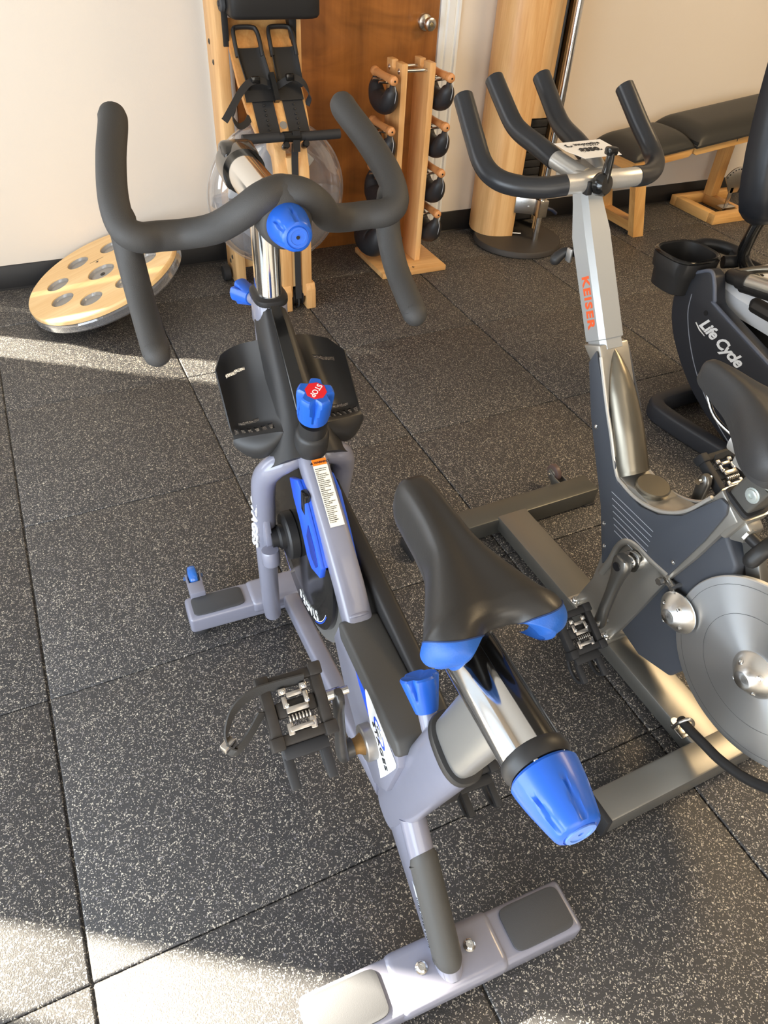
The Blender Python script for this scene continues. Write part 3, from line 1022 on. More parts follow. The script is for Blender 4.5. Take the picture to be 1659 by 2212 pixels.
def pedal(parent, c, s, tilt, clipm, strap=True, name='pedal', worn=False, cage_out=True):
    """Two-sided pedal: clip face up, toe cage hanging from the far edge."""
    c = Vector(c)
    M = Matrix.Rotation(tilt, 3, 'X')
    def P(x, y, z):
        return c + M @ Vector((s * x, y, z))
    def bx(mb, lo, hi, b=.002):
        t = bmesh.new(); bmesh.ops.create_cube(t, size=1)
        lo2, hi2 = Vector(lo), Vector(hi)
        for v in t.verts:
            v.co = Vector(((lo2.x + hi2.x) / 2 + v.co.x * (hi2.x - lo2.x), (lo2.y + hi2.y) / 2 + v.co.y * (hi2.y - lo2.y), (lo2.z + hi2.z) / 2 + v.co.z * (hi2.z - lo2.z)))
        mb._bevel(t, b)
        for v in t.verts:
            v.co = P(*v.co)
        if s < 0:
            bmesh.ops.reverse_faces(t, faces=t.faces)
        mb._merge(t)
    body = MB()
    bx(body, (-.045, .034, -.012), (.045, .050, .010), .004)
    bx(body, (-.045, -.050, -.012), (.045, -.034, .010), .004)
    bx(body, (-.047, -.046, -.012), (-.030, .046, .010), .004)
    bx(body, (.030, -.046, -.012), (.047, .046, .010), .004)
    bx(body, (-.03, -.012, -.010), (.03, .012, .006), .004)
    for xx in (-.040, .040):
        for yy in (-.044, .044):
            bx(body, (xx - .010, yy - .010, -.014), (xx + .010, yy + .010, .014), .003)
    bod = body.build(name, BLACKR if not worn else mat('scuffed_black_plastic', srgb(42, 38, 35), .55, var=.5, vscale=70), parent)
    ax = MB(); a0 = P(-.047, 0, 0); ax.lathe([(0, 0), (.0085, 0), (.0085, .022), (.0065, .023), (.0065, .034), (0, .034)], a0, (-s, 0, 0), 20)
    ax.build('pedal_axle', STEEL, bod)
    cl = MB()
    # front claw
    bx(cl, (-.022, .020, .008), (-.010, .030, .014), .002); bx(cl, (.010, .020, .008), (.022, .030, .014), .002)
    bx(cl, (-.012, .014, .009), (.012, .022, .015), .002)
    bx(cl, (-.020, .000, .008), (-.012, .018, .013), .002); bx(cl, (.012, .000, .008), (.020, .018, .013), .002)
    bx(cl, (-.017, -.008, .008), (.017, .002, .014), .002)
    # rear claw
    bx(cl, (-.018, -.034, .008), (.018, -.026, .013), .002); bx(cl, (-.022, -.038, .004), (-.012, -.020, .011), .002); bx(cl, (.012, -.038, .004), (.022, -.020, .011), .002)
    cl.build('cleat_clip', clipm, bod)
    sp = MB()
    for k in range(7):
        xx = -.015 + k * .005
        sp.lathe([(.004, -.0018), (.0064, -.001), (.0064, .001), (.004, .0018)], P(xx, -.015, .007), (1, 0, 0), 14)
    sp.build('clip_spring', STEEL, bod)
    for xx, yy in ((-.016, .025), (.016, .025), (-.016, .004), (.014, .004)):
        b = MB(); bolt(b, P(xx, yy, .0135), M @ Vector((0, 0, 1)), .0028, .002); b.build('screw', CHROME, bod)
    if cage_out:
        cg = MB()
        bx(cg, (-.034, -.070, -.018), (.034, -.050, -.006), .003)
        for xx in (-.034, .022):
            bx(cg, (xx, -.112, -.020), (xx + .014, -.066, -.008), .003)
            cg.tube(cr([P(xx + .007, -.108, -.016), P(xx + .007, -.104, -.040), P(xx + .007, -.080, -.052), P(xx + .007, -.050, -.042), P(xx + .007, -.040, -.012)], 5), .0045, 10, up=(1, 0, 0))
        cg.build('toe_cage', BLACKR, bod)
    if strap:
        sr = MB()
        p = cr([P(-.02, .034, .012), P(.025, .036, .014), P(.060, .034, .020), P(.090, .018, .018), P(.106, -.012, .006), P(.100, -.034, -.010), P(.078, -.022, -.006), P(.050, .006, .010)], 6)
        def ribbon(p, w):
            rings = []
            for i, q in enumerate(p):
                t = (p[min(i + 1, len(p) - 1)] - p[max(0, i - 1)]).normalized()
                n = M @ Vector((0, .5, .85))
                n = (n - t * n.dot(t)).normalized()
                b = t.cross(n)
                rings.append([q + n * w + b * .0012, q + n * w - b * .0012, q - n * w - b * .0012, q - n * w + b * .0012])
            return rings
        sr.loft(ribbon(p, .0105))
        so = sr.build('toe_strap', mat('woven_black_strap', srgb(58, 57, 56), .7, bump=.4, bscale=700), bod)
        bk = MB(); c0 = P(.106, -.022, .0)
        bk.box(c0 - Vector((.011, .006, .007)), c0 + Vector((.011, .006, .007)), .002, rot=Matrix.Rotation(.6, 3, 'Z'))
        bk.build('strap_buckle', STEEL, so)
    return bod
SPD = mat('polished_clip_steel', (.50, .47, .44), .30, 1.0)
pedal(bbo, (-.160, BBY + .006, BBZ + .162), -1, math.radians(30), SPD, worn=True)
pedal(bbo, (.160, BBY, BBZ - .160), 1, math.radians(20), SPD)

# flywheel, hub and belt guard
FY, FZ = .288, .420
fw = MB()
fw.lathe([(.150, -.004), (.232, -.004), (.2335, -.002), (.2335, .012), (.232, .014), (.150, .014)], (0, FY, FZ), (1, 0, 0), 96)
fly = fw.build('flywheel', ALU, B1)
fd = MB(); fd.lathe([(0, -.024), (.120, -.024), (.150, -.018), (.196, -.018), (.204, -.014), (.206, -.004), (.206, .018), (0, .018)], (0, FY, FZ), (1, 0, 0), 96)
disc = fd.build('flywheel_face', BLACKG, fly)
for r, w, m in ((.190, .0022, BLUEPRINT), (.186, .0012, WHITE)):
    for a0 in (20, 110, 200, 290):
        def rf(u, v, r=r, w=w, a0=a0):
            a = math.radians(a0 + 34 * u); rr = r - w * v
            return Vector((-.0186, FY + rr * math.cos(a), FZ + rr * math.sin(a)))
        MB().grid(rf, 14, 1, .0003).build('rim_stripe', m, disc)
def ringtext(body, r, a_mid, size, m, x, step):
    n = len(body)
    for i, ch in enumerate(body):
        a = math.radians(a_mid - (i - (n - 1) / 2) * -step)
        rad = Vector((0, math.cos(a), math.sin(a)))
        v = -rad if math.sin(a) < -2 else rad
        uu = Vector((0, -rad.z, rad.y))
        uu = v.cross(Vector((-1, 0, 0)))
        text('lettering', ch, m, disc, Vector((x, FY, FZ)) + rad * r, uu, v, size, bold=.0008)
ringtext('STAGES', .172, 246, .030, WHITE, -.0186, 8.0)
ringtext('STAGES', .172, 135, .030, WHITE, -.0186, 8.0)
ringtext('STAGES', .172, 30, .030, WHITE, -.0186, 8.0)
hb = MB()
hb.lathe([(0, .022), (.046, .022), (.050, .026), (.050, .042), (.046, .046), (.026, .047), (.026, .056), (.020, .060), (.020, .074), (0, .074)], (0, FY, FZ), (-1, 0, 0), 48)
hb.build('hub', BLACK, fly)
cg = MB()
co = []
for k in range(17):
    a = math.radians(70 - k * (260 - 70 + 60) / 16 * -1)
R1, R2 = .075, .085
y1, z1, y2, z2 = FY, FZ, BBY, BBZ
for k in range(13):
    a = math.radians(95 - 190 * k / 12)
    co.append((y1 + .13 * math.cos(a), z1 + .13 * math.sin(a)))
for k in range(13):
    a = math.radians(-95 - 170 * k / 12)
    co.append((y2 + .135 * math.cos(a), z2 + .135 * math.sin(a)))
cg.prism(co, .034, .066, 'x', .008, 3)
guard = cg.build('belt_guard', BLACK, B1)
for k in range(5):
    MB().box((.0325, -.02 - k * .05, .268), (.0342, -.0 - k * .05, .272), .0005).build('guard_slot', BLACKG, guard)
# blue magnet brake
bk = MB()
bo_ = [(.262, .592), (.215, .622), (.175, .612), (.120, .560), (.085, .520), (.092, .490), (.140, .468), (.165, .478), (.205, .530), (.240, .560)]
bk.prism(bo_, -.037, -.026, 'x', .003); bk.prism(bo_, .022, .033, 'x', .003)
bk.prism([(.215, .622), (.175, .612), (.120, .560), (.085, .520), (.098, .508), (.135, .545), (.19, .59), (.225, .604)], -.034, .030, 'x', .003)
brake = bk.build('magnet_brake', mat('brake_blue_plastic', srgb(44, 92, 216), .35), B1)
rc = MB(); rc.prism([(.150, .570), (.120, .545), (.100, .515), (.110, .500), (.135, .505), (.160, .535)], -.0386, -.0365, 'x', .0008)
rc.build('brake_recess', mat('deep_blue_plastic', srgb(28, 52, 140), .4), brake)
MB().box((-.038, .168, .575), (-.026, .190, .620), .003).build('brake_lever', BLACKG, brake)

# bottle and device tray
CREST = [(0, .452, .832, .012), (0, .438, .842, .018), (0, .405, .822, .021), (0, .34, .770, .024), (0, .28, .722, .028), (0, .245, .690, .037), (0, .224, .664, .046)]
ty = MB()
rings = []
for x, y, z, w in CREST:
    prof = [(-1.72, -.066), (-1.42, -.040), (-1.12, -.012), (-.75, -.002), (0, .0), (.75, -.002), (1.12, -.012), (1.42, -.040), (1.72, -.066)]
    n = Vector((0, -.62, .78)); 
    rings.append([Vector((px * w, y, z)) + n * pz * .75 for px, pz in prof] + [Vector((px * w * .8, y, z)) + n * (pz * .75 - .012) for px, pz in prof[::-1]])
ty.loft(rings)
tray = ty.build('bottle_tray', BLACK, B1, 50)
ins = MB()
rings = []
for x, y, z, w in CREST[1:5]:
    n = Vector((0, -.62, .78)); c = Vector((0, y, z)) + n * .0035
    rings.append([c + Vector((sx * (w * .52), 0, 0)) - n * k for sx, k in ((-1, .004), (-.85, 0), (.85, 0), (1, .004), (0, .008))])
ins.loft(rings).build('glossy_insert', BLACKG, tray)
for s in (-1, 1):
    A = Vector((.034, .428, .782)); Bp = Vector((.122, .414, .766)); Cq = Vector((.122, .306, .668)); D = Vector((.040, .272, .690))
    nn = Vector((0, .62, -.78)).normalized()
    def wing(u, v, s=s):
        a = A.lerp(Bp, u); b = D.lerp(Cq, u)
        p = a.lerp(b, v)
        sag = .040 * math.sin(PI * min(1, u * .93 + .04)) ** .8
        k = max(0.0, (v - .80) / .20)
        p = p + nn * (sag * (1 - .25 * v) * (1 - k * k * (3 - 2 * k)))
        p.y += -.012 * (1 - v) * math.sin(PI * u) * 0 + (.0)
        p += Vector((0, .020, .014)) * (math.sin(PI * min(1, u * .9 + .08)) * max(0, 1 - v * 2.2))
        if u > .8 and v < .12:
            p += Vector((0, -.012, -.012)) * ((u - .8) / .2) * (1 - v / .12)
        return Vector((s * p.x, p.y, p.z))
    def hole(u, v):
        for vc in (.22, .78):
            if abs(v - vc - .04 * (u - .5)) < .019 and .36 < u < .80:
                return True
        return .86 < v < .945 and (u * 7) % 1 < .60 and .10 < u < .97
    wg = MB(); wg.grid(wing, 70, 110, .003, hole)
    # lower lip with its drainage slots
    def lip(u, v, s=s):
        p = D.lerp(Cq, u)
        e = p + Vector((0, -.010, -.036)) * (math.sin(PI * (u * .96 + .02)) ** .75) + Vector((0, .0, -.006))
        q = p.lerp(e, v) + Vector((0, -.008, .002)) * math.sin(PI * v) * math.sin(PI * u)
        return Vector((s * q.x, q.y, q.z))
    wg.grid(lip, 42, 14, .003)
    wg.build('tray_wing', BLACK, tray, 60)
bs = MB(); bs.lathe([(.030, -.03), (.030, .008), (.027, .014), (.024, .016), (.024, .042), (0, .042)], (0, .236, .694), (0, -.28, 1), 40)
bs.build('knob_boss', BLACK, tray)

# red stop knob
def star(q, h):
    t = h / .062
    ph = (q * 5 / (2 * PI)) % 1.0
    d = abs(ph - .5) * 2
    wd = max(.02, .58 * (t - .25) / .75)
    return 1 - .33 * max(0, 1 - (d / wd) ** 1.6) * min(1, max(0, (t - .25) / .3))
sk = MB(); sk.lathe([(.020, 0), (.0265, .001), (.028, .012), (.029, .030), (.0310, .050), (.0310, .057), (.0295, .061), (.027, .063), (.0195, .0630), (0, .0625)], (0, .227, .742), (0, -.28, 1), 90, star)
stopk = sk.build('resistance_knob', BLUE, B1, 30)
KA = Vector((0, -.28, 1)).normalized()
KC = Vector((0, .227, .742)) + KA * .0632
KU = Vector((-.95, -1, .12)); KU = (KU - KA * KU.dot(KA)).normalized(); KV = KA.cross(KU)
sg = MB()
def octo(r, d0, d1):
    V = []
    for d in (d0, d1):
        V.append([KC + KA * d + (KU * math.cos(math.radians(22.5 + 45 * k)) + KV * math.sin(math.radians(22.5 + 45 * k))) * r for k in range(8)])
    return V
sg.loft(octo(.0180, -.001, .0006))
so = sg.build('stop_sign', RED, stopk)
text('lettering', 'STOP', WHITE, so, KC + KA * .001, KU, KV, .0138, bold=.0001, xs=.9)

# handlebar post, slider, bar
MB().loft([oval(0, .475, z, .0225, .033, 32, 2.6) for z in (.80, 1.0)]).build('handlebar_post', CHROME, head)
hs = MB(); hs.lathe([(0, 0), (.0325, 0), (.0325, .262), (0, .262)], (0, .338, 1.022), (0, 1, 0), 48)
slider = hs.build('handlebar_slider', CHROME, B1)
cp = MB(); cp.lathe([(.034, 0), (.0385, 0), (.0385, .05), (.037, .062), (.033, .064), (.031, .055), (.031, .03), (0, .03)], (0, .590, 1.022), (0, 1, 0), 40)
cp.prism([(.588, 1.054), (.640, 1.062), (.662, 1.056), (.666, 1.020), (.655, .99), (.600, .986)], -.031, .031, 'x', .012, 3)
cp.build('slider_end_cap', BLACKG, slider)
kb2 = knob_mesh((0, .338, 1.024), (0.0, -1, .0), .055, .0335, .0245).build('slider_knob', BLUE, slider)
kc2 = MB(); kc2.lathe([(.0150, .0650), (.0150, .0668), (.0115, .067), (.011, .0662), (.0042, .0662), (.004, .0668), (.003, .0668), (.0025, .064), (0, .064)], (0, .349, 1.024), (0.0, -1, .0), 36)
kc2.build('knob_cap', mat('mid_blue_cap', srgb(52, 104, 206), .42), kb2)
MB().lathe([(0, .0645), (.0030, .0645), (.0030, .0672), (0, .0672)], (0, .349, 1.024), (0.0, -1, .0), 6).build('hex_socket', BLACKPRINT, kb2)
hbm = MB()
half = [(0, .362, 1.064), (.032, .353, 1.060), (.062, .366, 1.036), (.095, .415, .998), (.135, .450, .980), (.178, .452, .980), (.210, .440, .986), (.231, .450, 1.000), (.234, .490, 1.030), (.221, .560, 1.068), (.204, .622, 1.099), (.201, .638, 1.107)]
full = cr([(-x, y, z) for x, y, z in half[:0:-1]] + half, 7)
hbm.tube(full, .0236, 22, round_ends=True)
for s in (-1, 1):
    hbm.tube(cr([(s * .229, .472, 1.006), (s * .228, .474, .975), (s * .227, .460, .935), (s * .226, .415, .890), (s * .225, .335, .852), (s * .225, .325, .848)], 6), .0222, 20, round_ends=True)
hbm.lathe([(.034, -.004), (.040, .0), (.0425, .02), (.0425, .05), (.036, .062), (.033, .064)], (0, .338, 1.024), (0, 1, 0), 40)
hbm.loft([oval(0, .364, z, rx, ry, 28, 2.2) for z, rx, ry in ((1.015, .043, .032), (1.045, .048, .034), (1.064, .044, .030), (1.079, .032, .022), (1.086, .012, .010))])
hbm.build('handlebar', FOAM, slider, 60)

# ------------------------------------------------------------------ silver and slate indoor bike (local frame: x right, y forward)
B2 = thing('indoor_bike', 'silver and slate indoor cycling bike with bare metal flywheel and four black bar grips', 'exercise bike', (1.2825, -1.515, 0), math.radians(.759))

bm_ = MB(); bm_.box((-.0475, -.40, .020), (.0475, .385, .066), .004)
beam = bm_.build('base_beam', KSTEEL, B2)
sb = MB(); sb.box((-.305, .375, .004), (.310, .448, .062), .005)
kfs = sb.build('front_stabilizer', mat('dark_satin_steel', srgb(104, 104, 100), .38, .7), B2)
sb = MB(); sb.box((-.318, -.462, .010), (.325, -.393, .066), .005)
krs = sb.build('rear_stabilizer', KSTEEL, B2)
MB().box((-.330, -.463, .008), (-.316, -.392, .067), .003).build('end_cap', BLACKR, krs)
MB().box((.323, -.463, .008), (.337, -.392, .067), .003).build('end_cap', BLACKR, krs)
MB().box((-.325, .373, .0), (-.285, .450, .030), .005).build('rubber_foot', BLACKR, kfs)
MB().box((.270, .373, .0), (.312, .450, .006), .002).build('rubber_foot', BLACKR, kfs)
MB().box((-.31, -.46, .0), (-.26, -.395, .012), .003).build('rubber_foot', BLACKR, krs)
MB().box((.26, -.46, .0), (.31, -.395, .012), .003).build('rubber_foot', BLACKR, krs)
for sx in (-.235, .228):
    b = MB(); b.prism([(.440, .035), (.475, .030), (.505, .058), (.500, .070), (.470, .062), (.440, .062)], sx - .016, sx - .012, 'x', .001)
    b.prism([(.440, .035), (.475, .030), (.505, .058), (.500, .070), (.470, .062), (.440, .062)], sx + .012, sx + .016, 'x', .001)
    bk_ = b.build('wheel_bracket', KSTEEL, kfs)
    w = MB(); w.lathe([(.006, -.010), (.022, -.010), (.027, -.007), (.029, 0), (.027, .007), (.022, .010), (.006, .010)], (sx, .492, .060), (1, 0, 0), 36)
    w.build('transport_wheel', mat('brown_grey_wheel', srgb(96, 78, 74), .4), bk_)
    h = MB(); h.lathe([(.0, -.012), (.018, -.0115), (.018, .0115), (0, .012)], (sx, .492, .060), (1, 0, 0), 24)
    h.lathe([(0, -.022), (.005, -.022), (.005, .022), (0, .022)], (sx, .492, .060), (1, 0, 0), 12)
    h.build('wheel_hub', STEEL, bk_)

# riser plate, seat tube and forward arm make the silver V frame
vf = MB()
vf.prism([(.040, .066), (-.104, .066), (-.176, .354), (-.210, .452), (-.2405, .560), (-.255, .590), (-.200, .625), (-.185, .590), (-.160, .540), (-.118, .498), (-.070, .480), (-.02, .484), (.010, .478), (.036, .484), (.100, .580), (.150, .655), (.190, .712), (.238, .690), (.205, .668), (.156, .561), (.053, .381), (.005, .27), (.008, .18)], -.0385, .0385, 'x', .004)
vf.box((-.052, -.108, .064), (.052, .048, .074), .002)
frame = vf.build('frame', KFRAME, B2)
for sx in (-1, 1):
    for y in (.030, -.092):
        b = MB(); bolt(b, (sx * .042, y, .073), (0, 0, 1), .0095, .012); b.build('bolt', CHROME, frame)
panel = [(.202, .668), (.190, .702), (.142, .640), (.108, .600), (.036, .487), (.024, .470), (-.013, .467), (-.051, .464), (-.098, .480), (-.150, .521), (-.180, .570), (-.208, .614), (-.226, .612), (-.232, .592), (-.216, .511), (-.176, .372), (-.118, .372), (-.075, .373), (-.040, .345), (-.027, .285), (-.010, .250), (.049, .385), (.153, .560)]
for sx in (-1, 1):
    pm = MB(); pm.prism(panel, sx * .0385, sx * .0455, 'x', .003)
    pnl = pm.build('shroud_panel', KNAVY, frame)
    for y, z in ((.128, .548), (.022, .352), (-.176, .415), (.0, .30)):
        b = MB(); bolt(b, (sx * .0452, y, z), (sx, 0, 0), .0042, .003); b.build('screw', CHROME, pnl)
    if sx < 0:
        for k in range(7):
            y0, z0 = .030 - k * .007, .440 - k * .0135
            l = MB(); l.tube([(-.0457, y0, z0), (-.0457, -.105 - k * .001 + (.014 if k > 4 else 0), .372 + .066 - .0135 * k - .0)], .0006, 6)
            l.build('pinstripe', mat('pale_line_print', srgb(190, 196, 204), .5), pnl)
    bead = MB(); bead.tube(cr(([(sx * .041, .175, .694), (sx * .043, .120, .610), (sx * .0435, .085, .560), (sx * .0415, .040, .487)] if sx < 0 else [(sx * .0415, .036, .480)]) + [ (sx * .0415, .012, .474), (sx * .0415, -.04, .471), (sx * .0415, -.098, .489), (sx * .0415, -.150, .532), (sx * .0415, -.19, .60)], 5), .0042, 8)
    bead.build('edge_trim', SPECKSIL, frame)
sw = MB()
sw.tube(cr([(0, .186, .700), (0, .176, .683), (0, .160, .656), (0, .138, .622), (0, .095, .562), (0, .050, .492), (0, .036, .474)], 6), [.003, .014, .026, .035, .0405, .0415, .0405], 32)
sw.build('sweat_guard', BRONZE, frame)
bp = MB(); bp.lathe([(0, -.01), (.037, -.01), (.037, .012), (.034, .015), (0, .0155)], (0, -.030, .478), (0, -.05, 1), 40)
bp.build('guard_disc', BRONZE, frame)
arch = MB()
ao = []
for k in range(15):
    a = math.radians(-38 + 250 * k / 14)
arcp = cr([(-.041, -.176, .374), (-.041, -.125, .371), (-.041, -.080, .373), (-.041, -.050, .360), (-.041, -.034, .328), (-.041, -.027, .280), (-.041, -.015, .225)], 5)
arch.tube(arcp, .0085, 12)
arch.build('arch_trim', KFRAME, frame)

# post
po = MB()
def psec(c, w, h, ch=.012):
    c = Vector(c); D = Vector((0, .152, .237)).normalized(); n = Vector((0, -D.z, D.y)); s = Vector((1, 0, 0))
    pts = [(-w, -h + ch * .4), (-w + ch * .4, -h), (w - ch * .4, -h), (w, -h + ch * .4), (w, h - ch), (w - ch * .7, h), (-w + ch * .7, h), (-w, h - ch)]
    return [c + s * a + n * b for a, b in pts]
po.loft([psec((0, .205, .690), .0285, .026), psec((0, .217, .706), .0285, .026), psec((0, .218, .708), .0315, .029), psec((0, .335, .888), .0315, .029), psec((0, .368, .944), .026, .022), psec((0, .382, .968), .025, .020)])
post = po.build('handlebar_post', KSILVER, B2, 20)
text('lettering', 'KEISER', ORANGE, post, (-.0318, .262, .774), (0, -.152, -.237), (0, -.237, .152), .030, bold=.0012, space=1.18, xs=1.05, thick=.0002)
lv = MB(); lv.lathe([(0, 0), (.010, 0), (.010, .022), (0, .022)], (-.012, .352, .842), (-.35, .94, -.1), 20)
lv.tube(cr([(-.018, .366, .842), (-.026, .374, .838), (-.036, .380, .828), (-.041, .382, .820)], 4), [.009, .010, .012, .0125], 16, round_ends=True)
lv.build('height_lever', BLACK, post)
lp = MB(); lp.box((-.0330, .346, .825), (-.028, .362, .853), .001); lp.build('lever_plate', ALU, post)

# handlebar
hb = MB()
hb.tube(cr([(-.090, .346, .990), (-.05, .346, .990), (0, .352, .990), (.05, .346, .990), (.090, .346, .990)], 5), .0185, 24)
for s in (-1, 1):
    hb.tube(cr([(s * .020, .375, .990), (s * .034, .412, .998), (s * .044, .452, 1.006)], 5), .0183, 24)
hb.prism([(-.036, .338), (.036, .338), (.050, .43), (.034, .44), (-.034, .44), (-.050, .43)], .974, 1.004, 'z', .008, 3)
khb = hb.build('handlebar', SPECKSIL, B2)
for s in (-1, 1):
    gmb = MB()
    gmb.tube(cr([(s * .086, .346, .990), (s * .125, .358, .985), (s * .168, .382, .984), (s * .200, .414, .990), (s * .213, .452, 1.008), (s * .210, .500, 1.044), (s * .206, .548, 1.084), (s * .2045, .566, 1.099)], 7), .0200, 24)
    gmb.lathe([(.0200, 0), (.019, .0015), (.015, .0022), (.014, .001), (0, .001)], (s * .2045, .566, 1.099), (-s * .08, .75, .66), 24)
    gmb.build('outer_grip', BARRUB, khb)
    gmb = MB()
    gmb.tube(cr([(s * .043, .446, 1.004), (s * .050, .500, 1.016), (s * .056, .556, 1.026), (s * .059, .592, 1.040), (s * .061, .640, 1.074), (s * .062, .678, 1.102)], 7), .0200, 24)
    gmb.lathe([(.0200, 0), (.019, .0015), (.015, .0022), (.014, .001), (0, .001)], (s * .062, .678, 1.102), (s * .02, .75, .60), 24)
    gmb.build('inner_grip', BARRUB, khb)
# resistance shifter
sh = MB()
sh.lathe([(0, -.012), (.017, -.012), (.0215, -.006), (.0215, .008), (.017, .014), (0, .015)], (-.022, .318, .994), (.25, -1, .2), 32)
sh.tube(cr([(-.020, .316, .998), (-.016, .318, 1.018), (-.010, .324, 1.036), (-.007, .328, 1.049)], 5), [.0125, .0105, .0095, .0085], 16, up=(1, 0, 0), flat=.75)
sh.box((-.018, .319, 1.043), (.004, .338, 1.058), .004)
sh.build('shifter', BLACKG, khb)
MB().lathe([(.0188, -.006), (.0205, -.005), (.0205, .005), (.0188, .006)], (.010, .352, .990), (1, 0, 0), 32).build('shifter_clamp', ALU, khb)
MB().box((-.048, .324, .972), (-.034, .338, .998), .002).build('shifter_plate', BLACK, khb)

# cranks and pedals
KBY, KBZ = -.088, .336
kb_ = MB(); kb_.lathe([(0, -.062), (.014, -.062), (.015, -.056), (.024, -.055), (.0255, -.050), (.0255, .050), (.024, .055), (.015, .056), (.014, .062), (0, .062)], (0, KBY, KBZ), (1, 0, 0), 36)
kbb = kb_.build('bottom_bracket', CHROME, B2)
def kcrank(s, up, lean):
    c = MB(); rings = []
    L = .172
    for t, wd, th, dx in ((-.13, .008, .010, 0), (-.115, .016, .013, 0), (-.05, .023, .015, 0), (.05, .0225, .015, .001), (.2, .0165, .012, .003), (.45, .013, .0105, .008), (.75, .0135, .010, .014), (1.0, .0155, .010, .016), (1.06, .012, .009, .016), (1.09, .006, .007, .016)):
        z = KBZ + up * L * t; yy = KBY + lean * t
        rings.append([Vector((s * (.078 + dx) + th * math.copysign(abs(math.cos(q)) ** .7, math.cos(q)), yy + wd * math.copysign(abs(math.sin(q)) ** .8, math.sin(q)), z)) for q in (2 * PI * k / 20 for k in range(20))])
    c.loft(rings)
    o = c.build('crank_arm', mat('satin_crank_alloy', srgb(132, 130, 126), .3, .85), kbb)
    MB().lathe([(0, 0), (.0105, 0), (.0100, .0018), (0, .0012)], (s * .0935, KBY, KBZ), (s, 0, 0), 24).build('crank_bolt_recess', BLACKPRINT, o)
    return o
kcrank(-1, -1, -.012)
kcrank(1, 1, .012)
pedal(kbb, (-.156, KBY - .014, KBZ - .174), -1, math.radians(30), SPD, strap=False)
pedal(kbb, (.156, KBY + .014, KBZ + .174), 1, math.radians(25), SPD, cage_out=False)

# flywheel with its cones, drive pulley and guard
KFY, KFZ = -.420, .340
f = MB(); f.lathe([(0, -.006), (.1925, -.006), (.1945, -.004), (.1945, .004), (.1925, .006), (0, .006)], (-.030, KFY, KFZ), (1, 0, 0), 128)
spun = bpy.data.materials.new('spun_aluminium')
spun.use_nodes = True
_b = spun.node_tree.nodes['Principled BSDF']
_b.inputs['Base Color'].default_value = (.80, .81, .82, 1)
_b.inputs['Metallic'].default_value = .93
_b.inputs['Roughness'].default_value = .34
_b.inputs['Anisotropic'].default_value = .9
_t = spun.node_tree.nodes.new('ShaderNodeTangent'); _t.direction_type = 'RADIAL'; _t.axis = 'X'
spun.node_tree.links.new(_t.outputs[0], _b.inputs['Tangent'])
spun2 = spun.copy(); spun2.name = 'turned_aluminium'
_c = spun2.node_tree.nodes['Principled BSDF']
_c.inputs['Roughness'].default_value = .26; _c.inputs['Metallic'].default_value = 1.0; _c.inputs['Base Color'].default_value = (.72, .72, .71, 1)
wheel_c = Vector((-.030, KFY, KFZ))
kfly = f.build('flywheel', spun, B2)
# keep the spun finish centred on the axle
for v in kfly.data.vertices:
    v.co -= wheel_c
kfly.location = wheel_c
gr = MB()
for r in (.178, .120):
    def gf(u, v, r=r):
        a = 2 * PI * u; rr = r + .0007 * v
        return Vector((-.0064, rr * math.cos(a), rr * math.sin(a)))
    gr.grid(gf, 96, 1)
gr.build('turned_groove', mat('groove_grey', srgb(120, 124, 128), .4, .8), kfly)
cn = MB(); cn.lathe([(.048, 0), (.046, .004), (.019, .032), (.016, .034), (0, .034)], (-.006, 0, 0), (-1, 0, 0), 64)
cone = cn.build('hub_cone', spun2, kfly)
for k in range(4):
    a = math.radians(38 + 90 * k)
    b = MB(); bolt(b, (-.006 - .0195, .0315 * math.cos(a), .0315 * math.sin(a)), (-.72, .69 * math.cos(a), .69 * math.sin(a)), .0045, .002); b.build('screw', CHROME, cone)
MB().lathe([(0, 0), (.03, 0), (.03, .05), (0, .05)], (.006, 0, 0), (1, 0, 0), 32).build('axle_sleeve', KSTEEL, kfly)
pl = MB(); pl.lathe([(0, 0), (.046, 0), (.0465, .003), (.044, .006), (.018, .030), (.015, .032), (0, .032)], (-.042, -.232, .318), (-1, 0, 0), 64)
idl = pl.build('magnet_cone', spun2, B2)
idl_c = Vector((-.042, -.232, .318))
for v in idl.data.vertices:
    v.co -= idl_c
idl.location = idl_c
for k in range(4):
    a = math.radians(20 + 90 * k)
    b = MB(); bolt(b, (-.0195, .030 * math.cos(a), .030 * math.sin(a)), (-.72, .69 * math.cos(a), .69 * math.sin(a)), .0042, .002); b.build('screw', CHROME, idl)
br = MB(); br.box((-.046, -.205, .352), (-.036, -.168, .366), .002); br.lathe([(0, 0), (.006, 0), (.006, .03), (0, .03)], (-.052, -.200, .362), (1, 0, 0), 12)
br.lathe([(0, 0), (.0085, 0), (.0085, .010), (0, .010)], (-.060, -.172, .358), (1, 0, 0), 6)
br.build('tension_bracket', STEEL, frame)
cas = MB()
cas.prism([(-.080, .120), (-.125, .352), (-.172, .400), (-.235, .545), (-.285, .500), (-.300, .430), (-.250, .330), (-.300, .20), (-.27, .13), (-.18, .098)], -.026, .040, 'x', .008, 3)
cas.build('rear_shroud', mat('dark_slate_plastic', srgb(74, 77, 84), .5), frame)
fb = MB()
fb.prism([(-.235, .545), (-.20, .42), (-.30, .36), (-.42, .36), (-.42, .33), (-.30, .32), (-.22, .40), (-.285, .500)], .004, .03, 'x', .004)
fb.prism([(-.255, .54), (-.285, .555), (-.345, .465), (-.36, .40), (-.33, .395), (-.315, .45)], -.004, .02, 'x', .004)
fb.build('fork_bracket', KSTEEL, frame)
gd = MB()
